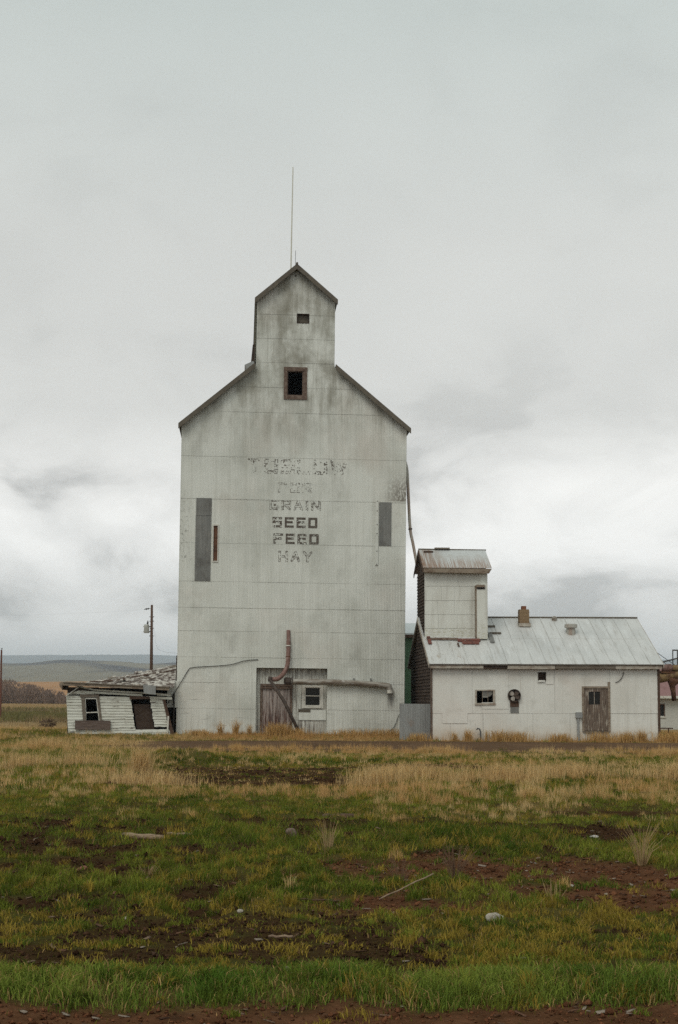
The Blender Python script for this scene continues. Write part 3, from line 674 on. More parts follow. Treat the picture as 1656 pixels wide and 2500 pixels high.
aug = MB().tube(p, .125, 14).build('auger_tube', 'pipe_grey', EL, True)
MB().tube([(4.60, -.19, 2.46), (4.66, -.19, 2.46), (4.86, -.19, 2.445), (4.90, -.19, 2.44)], [.11, .17, .17, .14], 12).build('flange', 'pipe_dark', aug)
MB().box(4.93, 4.97, -.34, -.03, 2.25, 2.62).build('bracket', 'pipe_dark', aug)
for x in (7.62, 8.36): MB().box(x, x + .03, -.22, -.012, 2.42, 2.62).build('bracket', 'steel_dark', aug)
MB().tube([(9.20, -.19, 2.12), (9.21, -.19, 1.98)], .135, 12).build('outlet', 'white_trim', aug)
p = smooth_path([(-.37, -.06, 1.44), (.10, -.06, 2.21), (.50, -.05, 2.90), (.66, -.05, 2.98), (.95, -.05, 3.02), (2.2, -.05, 3.12), (2.9, -.05, 3.31), (3.48, -.03, 3.37)])
MB().tube(p, .015, 6).build('cable', 'cable', EL, True)
MB().tube(smooth_path([(9.84, -.04, 1.35), (9.6, -.06, 1.0), (9.42, -.05, .55), (9.2, -.04, .35)]), .012, 5).build('loose_wire', 'cable', EL)
lb = MB().box(-.39, -.01, .02, .9, 1.27, 2.40).build('side_box', 'paint', EL)
MB().box(-.40, .08, -.045, .02, 1.26, 2.41).build('cover_plate', 'paint', lb)
# hatch hanging open on the cupola's side, with its tin sill
MB().plate([(2.96, 16.40), (3.13, 16.36), (3.14, 17.33), (3.03, 17.25)], .25, 1.3).build('open_hatch', 'dark_board', EL)
MB().plate([(2.84, 16.02), (3.16, 16.30), (3.06, 16.46), (2.69, 16.28)], -.05, 1.2).build('tin_sill', 'fence_zinc', EL)
# ------------------------------------------------------------------ the long annex to the right
AN = root('feed_store', (3.807, 57.5, 0), YAW, -.35)
tag(AN, 'long low white feed store with a pale metal roof and a small tower on it', 'store building')
AW, AD = 9.27, 7.0
RZ0, RZR = 3.13, 5.20                     # roof height at the eave (w=-.3) and ridge (w=3.5)
def roofz(w): return RZ0 + (RZR - RZ0) * (w + .3) / 3.8
AWIN = (1.78, 2.52, 1.50, 2.05); AVENT = (4.35, 4.62, 2.45, 2.77); ADW = (6.20, 7.20, .40, 2.16)
AH = [AWIN, AVENT, ADW]
V, Fc = corr(0, AW, -.35, 3.0, lambda u, z: .03, amp=0, holes=AH, step=.3)
afw = mesh_obj('front_wall', V, Fc, 'dark_board', AN)
for lo, hi, cuts in ((1.12, 2.96, [0, 1.62, 3.12, 5.0, 7.28, AW]), (-.35, 1.15, [0, .72, 2.06, 4.1, 5.62, 7.24, AW])):
    for a, b in zip(cuts[:-1], cuts[1:]):
        j = random.uniform(0, .006)
        V, Fc = corr(a + .003, b - .003, lo, hi, lambda u, z, lo=lo, hi=hi, j=j: -.003 - .012 * (hi - z) / (hi - lo) - j, amp=.0028, holes=AH)
        mesh_obj('sheet', V, Fc, 'paint_right', afw, smooth=True)
# patches on the wall
for (a, b, z0, z1, mt) in ((2.0, 3.1, 1.30, 1.56, 'paint_right'), (.40, 1.42, .72, 1.16, 'paint_right'), (4.64, 4.95, 2.30, 2.62, 'paint_right')):
    V, Fc = corr(a, b, z0, z1, lambda u, z: -.030, amp=.002); mesh_obj('patch_sheet', V, Fc, mt, AN, smooth=True)
MB().box(AW - .03, AW + .01, .03, AD, -.35, 3.0).build('side_wall', 'brown_wood', AN)
MB().box(0.02, AW - .03, AD - .06, AD, -.35, 3.0).build('back_wall', 'brown_wood', AN)
MB().box(.3, AW - .3, 2.6, 2.65, -.3, 2.95).build('dark_inner_back', 'void', AN)  # near-black sheet for the store's unlit inside
# the left gable: dark weathered lap boards, edges uneven
gs = MB(); zz = 1.45; i = 0
while zz < 5.1:
    z1 = zz + .135
    def wl_(z): return max(0.0, (z - 3.22) / .545) if z > 3.22 else 0.0
    a, b = wl_(zz) + .02, AD - wl_(zz); a1, b1 = wl_(z1) + .02, AD - wl_(z1)
    if b1 - a1 > .1:
        e = random.uniform(0, .012)
        gs.hexa([(-.04 - e, a, zz), (-.04 - e, b, zz), (.03, b, zz), (.03, a, zz), (-.012, a1, z1 + .01), (-.012, b1, z1 + .01), (.03, b1, z1 + .01), (.03, a1, z1 + .01)])
    zz += .135
gsd = gs.build('gable_siding', 'shingle_brown', AN); gsd['kind'] = 'stuff'
MB().box(.0, .03, .03, AD - .06, -.35, 1.47).build('lower_gable_wall', 'brown_wood', AN)
MB().box(-.06, -.0, -.035, .16, -.35, 2.98).build('corner_board', 'frame_wood', AN)
MB().box(AW - .02, AW + .08, -.03, .10, -.35, 2.98).build('corner_board', 'brown_wood', AN)
# roof: standing-seam pans in two courses each side
roof = MB().hexa([(-.14, -.28, roofz(-.28) - .09), (9.40, -.28, roofz(-.28) - .09), (9.40, 3.5, RZR - .09), (-.14, 3.5, RZR - .09), (-.14, -.28, roofz(-.28) - .035), (9.40, -.28, roofz(-.28) - .035), (9.40, 3.5, RZR - .035), (-.14, 3.5, RZR - .035)])
roof.hexa([(-.14, 3.5, RZR - .09), (9.40, 3.5, RZR - .09), (9.40, 7.28, roofz(-.28) - .09), (-.14, 7.28, roofz(-.28) - .09), (-.14, 3.5, RZR - .035), (9.40, 3.5, RZR - .035), (9.40, 7.28, roofz(-.28) - .035), (-.14, 7.28, roofz(-.28) - .035)])
roof = roof.build('roof', 'grey_wood', AN)
n = 18; pw = (9.42 + .16) / n
for side_ in (0, 1):
    for (wa, wb) in ((-.32, 1.78), (1.70, 3.5)):
        for i in range(n):
            a = -.16 + i * pw; b = a + pw; e = random.uniform(0, .006); up = .012 if wa > 0 else 0
            za, zb = roofz(wa) + e + up, roofz(wb) + e
            fa, fb = (wa, wb) if side_ == 0 else (7 - wa, 7 - wb)
            m_ = MB(); g_ = .004
            m_.hexa([(a + g_, fa, za - .02), (b - g_, fa, za - .02), (b - g_, fb, zb - .02), (a + g_, fb, zb - .02), (a + g_, fa, za), (b - g_, fa, za), (b - g_, fb, zb), (a + g_, fb, zb)])
            m_.hexa([(a - .012, fa, za), (a + .012, fa, za), (a + .012, fb, zb), (a - .012, fb, zb), (a - .008, fa, za + .03), (a + .008, fa, za + .03), (a + .008, fb, zb + .03), (a - .008, fb, zb + .03)])
            m_.build('roof_panel', 'roof_metal', roof)
MB().tube([(2.75, 3.5, RZR + .01), (9.44, 3.5, RZR + .02)], .045, 8).build('ridge_cap', 'rake', roof)
MB().plate([(-.12, 2.92), (9.36, 2.92), (9.36, 3.06), (-.12, 3.06)], -.22, -.19).build('under_fascia', 'dark_board', AN)
for a, b, z0, z1, mt in ((-.12, 2.04, 2.93, 3.075, 'fascia_pale'), (3.03, 4.97, 2.91, 3.075, 'fascia_pale'), (4.99, 7.44, 2.93, 3.07, 'grey_wood'), (7.46, 9.38, 2.92, 3.075, 'fascia_pale')):
    MB().box(a, b, -.255, -.223, z0, z1).build('fascia_board', mt, AN)
MB().box(-.10, 9.36, -.20, .03, 2.985, 3.01).build('soffit', 'dark_board', AN)
for s0, s1 in (((-.15, -.3), (-.15, 3.48)),):
    MB().hexa([(-.19, -.33, roofz(-.33) - .16), (-.163, -.33, roofz(-.33) - .16), (-.163, 3.5, RZR - .16), (-.19, 3.5, RZR - .16), (-.19, -.33, roofz(-.33) - .01), (-.163, -.33, roofz(-.33) - .01), (-.163, 3.5, RZR - .01), (-.19, 3.5, RZR - .01)]).build('rake_board', 'fascia_pale', AN)
MB().hexa([(9.423, -.33, roofz(-.33) - .14), (9.45, -.33, roofz(-.33) - .14), (9.45, 3.5, RZR - .14), (9.423, 3.5, RZR - .14), (9.423, -.33, roofz(-.33) - .005), (9.45, -.33, roofz(-.33) - .005), (9.45, 3.5, RZR - .005), (9.423, 3.5, RZR - .005)]).build('rake_board', 'fascia_pale', AN)
# window with broken panes
f = MB(); f.box(1.74, 1.80, -.045, .05, 1.46, 2.08); f.box(2.47, 2.55, -.045, .05, 1.46, 2.08); f.box(1.80, 2.47, -.04, .05, 2.03, 2.08); f.box(1.72, 2.57, -.07, .05, 1.46, 1.535)
aw = f.build('window_frame', 'fascia_pale', AN)
MB().box(2.03, 2.045, .0, .02, 1.535, 2.03).build('muntin', 'fascia_tan', aw); MB().box(2.255, 2.27, .0, .02, 1.535, 2.03).build('muntin', 'fascia_tan', aw); MB().box(2.045, 2.255, .0, .02, 1.77, 1.785).build('muntin', 'white_trim', aw)
MB().box(2.045, 2.255, .008, .012, 1.785, 2.03).build('pane', 'glass_pale', aw)
MB().add([(2.27, .01, 1.785), (2.34, .01, 1.80), (2.45, .01, 1.90), (2.45, .01, 2.03), (2.27, .01, 2.03), (2.27, .014, 1.785), (2.34, .014, 1.80), (2.45, .014, 1.90), (2.45, .014, 2.03), (2.27, .014, 2.03)], [(0, 1, 2, 3, 4), (9, 8, 7, 6, 5)]).build('pane', 'glass_pale', aw)
# ventilator fan
def ring(cx, cz, r0, r1, y0, y1, n=28):
    m_ = MB()
    for i in range(n):
        a0, a1 = 2 * math.pi * i / n, 2 * math.pi * (i + 1) / n
        c0, s0, c1, s1 = math.cos(a0), math.sin(a0), math.cos(a1), math.sin(a1)
        m_.hexa([(cx + r0 * c0, y0, cz + r0 * s0), (cx + r1 * c0, y0, cz + r1 * s0), (cx + r1 * c0, y1, cz + r1 * s0), (cx + r0 * c0, y1, cz + r0 * s0), (cx + r0 * c1, y0, cz + r0 * s1), (cx + r1 * c1, y0, cz + r1 * s1), (cx + r1 * c1, y1, cz + r1 * s1), (cx + r0 * c1, y1, cz + r0 * s1)])
    return m_
fc = (3.33, 1.84)
fan = ring(*fc, .225, .262, -.12, .0).build('ventilator_fan', 'dark_board', AN)
MB().tube([(fc[0], -.022, fc[1]), (fc[0], -.018, fc[1])], .23, 28).build('fan_back', 'void', fan)
MB().tube([(fc[0], -.10, fc[1]), (fc[0], -.02, fc[1])], .045, 12).build('hub', 'fan_dark', fan)
for ang, mt in ((145, 'fan_blade_lit'), (245, 'fan_blade_lit'), (335, 'fan_dark'), (50, 'fan_dark')):  # two blades coloured pale as if lit, two dark as if shaded
    V = []; a = R(ang)
    for yy in (-.085, -.075):
        for t, hw in ((.03, .03), (.09, .075), (.15, .095), (.20, .075), (.222, .02)):
            for sg in (-1, 1):
                x_, z_ = t, sg * hw; V.append((fc[0] + x_ * math.cos(a) - z_ * math.sin(a), yy + sg * hw * .25, fc[1] + x_ * math.sin(a) + z_ * math.cos(a)))
    fcs = [(2 * i, 2 * i + 1, 2 * i + 3, 2 * i + 2) for i in range(4)] + [(10 + 2 * i + 2, 10 + 2 * i + 3, 10 + 2 * i + 1, 10 + 2 * i) for i in range(4)]
    mesh_obj('blade', V, fcs, mt, fan, smooth=True)
MB().box(3.16, 3.52, -.045, -.022, 1.38, 1.63).build('wood_panel', 'brown_wood', AN); MB().box(3.17, 3.515, -.04, -.022, 1.14, 1.38).build('tin_panel', 'bare_zinc', AN)
v = MB(); v.box(4.32, 4.35, -.03, .1, 2.43, 2.79); v.box(4.62, 4.65, -.03, .1, 2.43, 2.79); v.box(4.35, 4.62, -.03, .1, 2.77, 2.79); vo = v.build('vent_frame', 'dark_board', AN)
MB().box(4.35, 4.62, .10, .13, 2.43, 2.79).build('vent_board', 'shingle_brown', vo)
MB().plate([(4.28, 2.39), (4.58, 2.40), (4.60, 2.46), (4.36, 2.47)], -.075, -.045).build('bent_flap', 'paint_right', AN)
# plank door
f = MB(); f.box(6.12, 6.20, -.05, .05, .38, 2.22); f.box(7.19, 7.28, -.05, .05, .38, 2.40); f.box(6.20, 7.19, -.05, .05, 2.14, 2.22)
ad = f.build('plank_door', 'fascia_tan', AN); ad['label'] = 'weathered grey plank door with a small two-pane window'
xsd = [6.20, 6.30, 6.405, 6.52, 6.63, 6.75, 6.86, 6.97, 7.08, 7.19]
for a, b in zip(xsd[:-1], xsd[1:]):
    y_ = -.012 - random.uniform(0, .012)
    if 6.40 < a < 6.85:
        MB().box(a + .003, b - .003, y_, .02, .42, 1.48).build('plank', 'peeled_grey', ad); MB().box(a + .003, b - .003, y_, .02, 2.0, 2.135).build('plank', 'peeled_grey', ad)
    else: MB().box(a + .003, b - .003, y_, .02, .42, 2.135).build('plank', 'peeled_grey', ad)
MB().box(6.41, 6.86, .012, .016, 1.48, 2.0).build('pane', 'glass_dark', ad); MB().box(6.622, 6.64, -.01, .012, 1.48, 2.0).build('muntin', 'fascia_pale', ad)
MB().box(6.15, 7.22, -.09, .0, .34, .40).build('sill', 'grey_wood', ad)
# electric meter with its conduit
mt_ = MB().box(5.84, 6.10, -.14, -.02, .94, 1.17).build('meter_box', 'fence_zinc', AN)
MB().tube([(5.94, -.07, .94), (5.94, -.07, -.2)], .05, 8).build('conduit', 'fence_zinc', mt_)
MB().tube(smooth_path([(7.50, -.04, 2.38), (7.62, -.045, 2.42), (7.78, -.045, 2.58), (7.85, -.04, 2.80)]), .014, 6).build('hanging_wire', 'cable', AN)
MB().tube([(1.92, -.2, -.1), (1.92, -.2, .38), (1.88, -.2, .50), (1.80, -.2, .52), (1.76, -.2, .46)], .03, 8).build('standpipe', 'steel_dark', AN)
# chimney and roof ventilators
ch = MB().box(4.13, 4.53, 2.7, 3.1, 4.6, 5.52)
for i in range(4): ch.box(4.122, 4.538, 2.692, 3.108, 4.98 + i * .13, 5.05 + i * .13)
ch = ch.build('chimney', 'brick_tan', AN); MB().box(4.24, 4.43, 2.8, 3.0, 5.52, 5.67).build('flue', 'terracotta', ch); MB().box(4.08, 4.58, 2.62, 3.12, 4.78, 4.93).build('flashing', 'fascia_pale', ch)
rv = MB().tube([(6.2, 2.15, 4.2), (6.2, 2.15, 4.72)], .19, 14).build('roof_vent', 'pipe_worn', AN); MB().tube([(6.2, 2.15, 4.71), (6.2, 2.15, 4.85), (6.2, 2.15, 4.875)], [.27, .27, .2], 14).build('vent_cap', 'pipe_worn', rv)
MB().tube([(5.75, 3.3, 5.0), (5.75, 3.3, 5.22), (5.75, 3.3, 5.27)], [.11, .12, .05], 10).build('roof_vent', 'pipe_grey', AN)
# the small tower (headhouse) astride the roof
T0, T1, TW, TD = -.075, 2.59, 1.8, 2.4
tower = MB(); tower.box(T0 + .03, T1 - .03, TW + .03, TW + TD, 4.0, 7.1)
V = [(T0 + .03, TW + .03, 7.1), (T0 + .03, TW + TD, 7.1), (T0 + .03, TW + TD / 2, 8.0), (T1 - .03, TW + .03, 7.1), (T1 - .03, TW + TD, 7.1), (T1 - .03, TW + TD / 2, 8.0)]
tower.add(V, [(0, 2, 1), (3, 4, 5), (0, 3, 5, 2), (1, 2, 5, 4)])
tower = tower.build('tower', 'shingle_brown', AN); tower['label'] = 'small square tower with a rusty gabled metal roof'
ts = MB(); zz = 4.1
while zz < 7.05:
    e = random.uniform(0, .01); ts.hexa([(T0 - .02 - e, TW, zz), (T0 + .03, TW, zz), (T0 + .03, TW + TD, zz), (T0 - .02 - e, TW + TD, zz), (T0 + .012, TW, zz + .14), (T0 + .03, TW, zz + .14), (T0 + .03, TW + TD, zz + .14), (T0 + .012, TW + TD, zz + .14)]); zz += .135
tso = ts.build('side_siding', 'shingle_brown', tower); tso['kind'] = 'stuff'
rows = [(6.42, 7.02), (5.82, 6.44), (5.23, 5.84), (4.65, 5.25), (4.22, 4.67)]
for lo, hi in rows:
    cc = [T0, .55 + random.uniform(-.1, .1), 1.25 + random.uniform(-.1, .1), T1]
    for a, b in zip(cc[:-1], cc[1:]):
        j = random.uniform(0, .005)
        V, Fc = corr(a + .002, b - .002, lo, hi, lambda u, z, lo=lo, hi=hi, j=j: TW - .004 - .012 * (hi - z) / (hi - lo) - j, amp=.003)
        mesh_obj('sheet', V, Fc, 'tower_paint', tower, smooth=True)
def tz(w): return 7.17 + (8.08 - 7.17) * (w - (TW - .35)) / (TD / 2 + .35)
for sgn in (0, 1):
    fa, fb = (TW - .35, TW + TD / 2) if sgn == 0 else (TW + TD + .35, TW + TD / 2)
    V = []; us = np.arange(-.17, 2.72, PITCH / 4)
    for u in us:
        d = .008 * math.sin(2 * math.pi * u / PITCH); V += [(u, fa, tz(TW - .35) + d), (u, fb, 8.08 + d), (u, fa, tz(TW - .35) + d - .02), (u, fb, 8.08 + d - .02)]
    fcs = []
    for i in range(len(us) - 1): fcs += [(4 * i, 4 * i + 4, 4 * i + 5, 4 * i + 1), (4 * i + 2, 4 * i + 3, 4 * i + 7, 4 * i + 6), (4 * i, 4 * i + 2, 4 * i + 6, 4 * i + 4)]
    mesh_obj('tower_roof', V, fcs, 'roof_rusty', tower)
MB().tube([(-.18, TW + TD / 2, 8.09), (2.74, TW + TD / 2, 8.07)], .035, 8).build('tower_ridge', 'rake', tower)
MB().box(.52, 1.16, TW + TD / 2 - .12, TW + TD / 2 + .05, 8.10, 8.16).build('ridge_board', 'grey_wood', tower)
MB().box(.02, .42, TW + .9, TW + 1.0, tz(TW + .9) + .01, tz(TW + 1.0) + .03).build('loose_slat', 'brown_wood', tower)
MB().plate([(-.15, 6.97), (2.60, 6.93), (2.72, 7.13), (-.15, 7.145)], TW - .33, TW - .30).build('tower_fascia', 'fascia_tan', tower)
MB().hexa([(-.15, TW - .30, 6.97), (2.60, TW - .30, 6.93), (2.60, TW, 6.99), (-.15, TW, 6.99), (-.15, TW - .30, 6.99), (2.60, TW - .30, 6.95), (2.60, TW, 7.01), (-.15, TW, 7.01)]).build('tower_soffit', 'fascia_tan', tower)
for a, b in (((TW - .36, 7.14), (TW + TD / 2, 8.05)), ((TW + TD / 2, 8.05), (TW + TD + .36, 7.14))):
    MB().hexa([(-.20, a[0], a[1] - .16), (-.172, a[0], a[1] - .16), (-.172, b[0], b[1] - .16), (-.20, b[0], b[1] - .16), (-.20, a[0], a[1]), (-.172, a[0], a[1]), (-.172, b[0], b[1]), (-.20, b[0], b[1])]).build('tower_rake', 'brown_wood', tower)
du = MB().box(2.08, 2.53, TW - .30, TW - .02, 4.20, 6.46); 
du = du.build('duct', 'tower_paint', tower); MB().box(2.045, 2.08, TW - .31, TW - .02, 4.25, 6.44).build('duct_shade_edge', 'fascia_tan', du); MB().box(2.09, 2.42, TW - .33, TW - .30, 6.28, 6.345).build('duct_slot', 'void', du); MB().box(2.06, 2.42, TW - .36, TW - .30, 6.36, 6.46).build('duct_lip', 'fascia_tan', du)  # brown strip on the duct's left edge stands in for its shadow line
# flashing boards at the tower's foot and loose bits on the roof
def onroof(name, u0, u1, w0, w1, h, mt, par=AN):
    return MB().hexa([(u0, w0, roofz(w0) + .035), (u1, w0, roofz(w0) + .035), (u1, w1, roofz(w1) + .035), (u0, w1, roofz(w1) + .035), (u0, w0, roofz(w0) + .035 + h), (u1, w0, roofz(w0) + .035 + h), (u1, w1, roofz(w1) + .035 + h), (u0, w1, roofz(w1) + .035 + h)]).build(name, mt, par)
onroof('flashing_board', -.02, 1.3, 1.50, 1.60, .05, 'frame_wood'); onroof('flashing_board', 1.25, 2.2, 1.36, 1.50, .07, 'red_board'); onroof('flashing_board', 1.42, 2.12, 1.16, 1.30, .05, 'red_board')
onroof('flashing_board', .0, .14, 1.15, 1.72, .05, 'red_board'); onroof('loose_slat', 1.20, 1.27, .95, 1.22, .03, 'brown_wood')
onroof('grey_strip', 2.62, 2.80, 1.3, 2.1, .03, 'bare_zinc'); onroof('loose_slat', 2.62, 3.05, 2.60, 2.67, .05, 'rake'); onroof('loose_slat', 2.72, 3.2, 2.02, 2.09, .05, 'rake')

# ------------------------------------------------------------------ between the two: sheet fence and grain spout
FE = root('sheet_metal_fence', (3.807, 57.5, 0), YAW, 0); tag(FE, 'grey galvanised sheet fence closing the gap beside the feed store', 'fence')
for a, b in ((-1.30, -.58), (-.58, -.02)):
    V, Fc = corr(a, b, -.35, 1.50 + random.uniform(-.01, .01), lambda u, z: .35, amp=.005); mesh_obj('sheet', V, Fc, 'fence_zinc', FE, smooth=True)
MB().box(-1.3, 0.0, .38, .44, 1.3, 1.4).build('rail', 'grey_wood', FE)
SP = MB().tube(smooth_path([(2.90, 62.5, 12.2), (2.985, 62.5, 11.76), (3.04, 62.5, 10.70), (3.125, 62.5, 9.24), (3.26, 62.45, 8.50), (3.43, 62.4, 7.58), (3.54, 62.3, 7.0), (3.68, 62.1, 6.3)]), .068, 10).build('grain_spout', 'pipe_worn', None, True)
tag(SP, 'thin rusty grain spout sloping from the elevator down to the small tower', 'grain spout')
MB().tube([(3.127, 62.5, 9.23), (3.135, 62.5, 9.17)], .092, 10).build('clamp', 'pipe_dark', SP)
MB().tube([(3.43, 62.4, 7.50), (3.45, 62.4, 7.40)], .09, 10).build('clamp', 'pipe_dark', SP)

# ------------------------------------------------------------------ buildings behind
GB = root('green_shed', (-1.0, 74.0, 0), 1.5); tag(GB, 'green metal shed with a pale roof seen in the gap behind the elevator', 'shed')
V, Fc = corr(0, 8.0, -.2, 5.02, lambda u, z: 0.0, amp=.01); mesh_obj('wall', V, Fc, 'green_paint', GB, smooth=True)
MB().box(0, 8.0, .02, 7, -.2, 5.0).build('inner_wall', 'green_paint', GB)
MB().hexa([(-.2, -.3, 5.06), (8.2, -.3, 5.06), (8.2, 3.5, 5.78), (-.2, 3.5, 5.78), (-.2, -.3, 5.14), (8.2, -.3, 5.14), (8.2, 3.5, 5.86), (-.2, 3.5, 5.86)]).build('roof', 'green_roof', GB)
MB().hexa([(-.2, 3.5, 5.78), (8.2, 3.5, 5.78), (8.2, 7.3, 5.06), (-.2, 7.3, 5.06), (-.2, 3.5, 5.86), (8.2, 3.5, 5.86), (8.2, 7.3, 5.14), (-.2, 7.3, 5.14)]).build('roof', 'green_roof', GB)
MB().box(-.2, 8.2, -.33, -.3, 4.9, 5.06).build('fascia', 'brown_wood', GB)
HO = root('white_house', (15.6, 80, 0), 2.0); tag(HO, 'white house with a dusty pink roof at the right edge of the photo', 'house')
f = MB(); f.box(0, 2.28, 0, .15, -.2, 1.92); f.box(2.70, 14, 0, .15, -.2, 1.92); f.box(2.28, 2.70, 0, .15, -.2, .88); f.box(2.28, 2.70, 0, .15, 1.50, 1.92); f.box(0, .15, .15, 7, -.2, 1.92); f.box(13.85, 14, .15, 7, -.2, 1.92); f.box(.15, 13.85, 6.85, 7, -.2, 1.92)
f.build('wall', 'house_wall', HO)
MB().hexa([(-.4, -.4, 1.90), (14.4, -.4, 1.90), (14.4, 3.5, 3.55), (-.4, 3.5, 3.55), (-.4, -.4, 2.0), (14.4, -.4, 2.0), (14.4, 3.5, 3.65), (-.4, 3.5, 3.65)]).build('roof', 'house_roof', HO)
MB().hexa([(-.4, 3.5, 3.55), (14.4, 3.5, 3.55), (14.4, 7.4, 1.90), (-.4, 7.4, 1.90), (-.4, 3.5, 3.65), (14.4, 3.5, 3.65), (14.4, 7.4, 2.0), (-.4, 7.4, 2.0)]).build('roof', 'house_roof', HO)
MB().box(-.4, 14.4, -.44, -.40, 1.86, 2.0).build('fascia', 'white_trim', HO)
f = MB(); f.box(2.22, 2.28, -.03, .1, .82, 1.56); f.box(2.70, 2.76, -.03, .1, .82, 1.56); f.box(2.28, 2.70, -.03, .1, 1.50, 1.56); hw_ = f.build('window', 'frame_wood', HO)
MB().box(2.18, 2.80, -.06, .1, .78, .84).build('sill', 'white_trim', hw_); MB().box(2.28, 2.70, .06, .07, .84, 1.50).build('pane', 'glass_dark', hw_); MB().box(2.48, 2.51, .03, .06, .84, 1.50).build('muntin', 'frame_wood', hw_)

# ------------------------------------------------------------------ rusty grain auger at the right edge
AU = root('grain_auger', (14.3, 62.0, 0)); tag(AU, 'rusty grain auger with a funnel and steel frame behind the feed store', 'grain auger')
MB().tube(smooth_path([(-.9, 0, 2.62), (-.3, 0, 2.68), (.3, 0, 2.82), (1.2, 0, 3.02), (2.6, 0, 3.3)]), .21, 14).build('auger_tube', 'rust_yellow', AU, True)
MB().tube([(-.9, -.05, 2.92), (.0, -.05, 2.98), (.5, -.05, 3.02)], .045, 8).build('drive_shaft', 'rust', AU)
MB().tube([(.30, 0, 2.66), (.27, 0, 2.50), (.24, 0, 2.34), (.28, 0, 2.10), (.32, 0, 1.70)], [.30, .24, .13, .105, .10], 14).build('funnel', 'rust', AU, True)
MB().tube([(-.22, -.1, 3.10), (-.18, -.1, 3.10), (.18, -.1, 3.14), (.24, -.1, 3.15)], [.12, .17, .17, .10], 14).build('motor', 'rust_pink', AU, True)
MB().box(-.28, .34, -.2, .1, 2.90, 2.97).build('motor_plate', 'rust', AU)
MB().tube([(.36, -.05, 3.02), (.37, -.05, 3.26)], [.19, .13], 10).build('pulley_guard', 'rust_yellow', AU, True)
fr = MB(); fr.box(.235, .275, -.1, -.06, 3.0, 3.92); fr.box(.435, .485, -.1, -.06, 2.7, 3.92); fr.box(.235, .485, -.105, -.06, 3.87, 3.93)
fr.build('frame', 'steel_dark', AU)
MB().hexa([(-.25, -.16, 3.33), (.48, -.16, 3.52), (.48, -.11, 3.52), (-.25, -.11, 3.33), (-.25, -.16, 3.40), (.48, -.16, 3.59), (.48, -.11, 3.59), (-.25, -.11, 3.40)]).build('boom', 'steel_dark', AU)
MB().tube([(-.75, -.2, 3.98), (.45, -.1, 3.18)], .014, 5).build('stay_wire', 'steel_dark', AU); MB().tube([(-.72, -.2, 3.75), (.20, -.1, 3.12)], .012, 5).build('stay_wire', 'steel_dark', AU)
for x in (1.5, 2.4): MB().box(x - .05, x + .05, -.05, .05, -.1, 3.05).build('leg', 'steel_dark', AU)
RL = root('hand_rail', (13.7, 63.2, .1), 3.0); tag(RL, 'short low wooden rail in dry weeds behind the feed store corner', 'rail')
MB().box(-.1, 1.15, -.02, .02, .36, .41).build('top_rail', 'rust', RL)
for x in (.02, .28, .50, .95): MB().box(x - .02, x + .02, -.018, .018, -.2, .36).build('post', 'rust', RL)

# ------------------------------------------------------------------ the collapsing lean-to at the left
SH = root('collapsed_shed', (-11.389, 60.5, .0), YAW); tag(SH, 'collapsing white clapboard lean-to against the left side of the elevator', 'shed')
def Q(s, t, q=((-.03, -.15), (4.32, .0), (3.93, 1.67), (-.16, 1.72))):
    (a, b, c, d) = q
    return ((a[0] * (1 - s) + b[0] * s) * (1 - t) + (d[0] * (1 - s) + c[0] * s) * t, (a[1] * (1 - s) + b[1] * s) * (1 - t) + (d[1] * (1 - s) + c[1] * s) * t)
SW = [(.62, 1.66), (1.13, 1.66), (1.275, .68), (.70, .68)]      # window opening: tl tr br bl
SD = [(2.57, 1.64), (3.36, 1.64), (3.62, .32), (2.79, .32)]     # doorway
def span(op, z):
    (tl, tr, br, bl) = op
    if not (bl[1] - .01 < z < tl[1] + .01): return None
    k_ = (z - bl[1]) / (tl[1] - bl[1]); return bl[0] + (tl[0] - bl[0]) * k_, br[0] + (tr[0] - br[0]) * k_
NB = 15
for i in range(NB):
    t0, t1 = i / NB, (i + 1) / NB + .012
    zm = Q(.3, (t0 + t1) / 2)[1]; zd = Q(.72, (t0 + t1) / 2)[1]
    L0, R0_ = Q(0, t0), Q(1, t0); L1, R1_ = Q(0, t1), Q(1, t1)
    cuts = [(L0[0] + random.uniform(-.01, .03), None)]
    segs = []; x = L0[0]
    for op, zc_ in ((SW, zm), (SD, zd)):
        s_ = span(op, zc_)
        if s_: segs.append((x, s_[0] + random.uniform(-.02, .015))); x = s_[1] + random.uniform(-.015, .03)
    segs.append((x, R0_[0] - .02 + random.uniform(-.04, .0)))
    if i == 3: segs[-1] = (segs[-1][0], segs[-1][1]); 
    for a, b in segs:
        if b - a < .03: continue
        def zl(x_, t): 
            s_ = (x_ - L0[0]) / (R0_[0] - L0[0]); return Q(s_, t)[1]
        sag = random.uniform(-.008, .008); pr = random.uniform(0, .018)
        if i == 3 and a > 3: continue           # one board has dropped off beside the doorway
        MB().hexa([(a, -.035 - pr, zl(a, t0) + sag), (b, -.035 - pr, zl(b, t0) - sag), (b, .0, zl(b, t0) - sag), (a, .0, zl(a, t0) + sag),
                   (a + (L1[0] - L0[0]), -.012, zl(a, t1) + sag), (b + (R1_[0] - R0_[0]) * .8, -.012, zl(b, t1) - sag), (b + (R1_[0] - R0_[0]) * .8, .0, zl(b, t1) - sag), (a + (L1[0] - L0[0]), .0, zl(a, t1) + sag)]).build('clapboard', 'clapboard', SH)
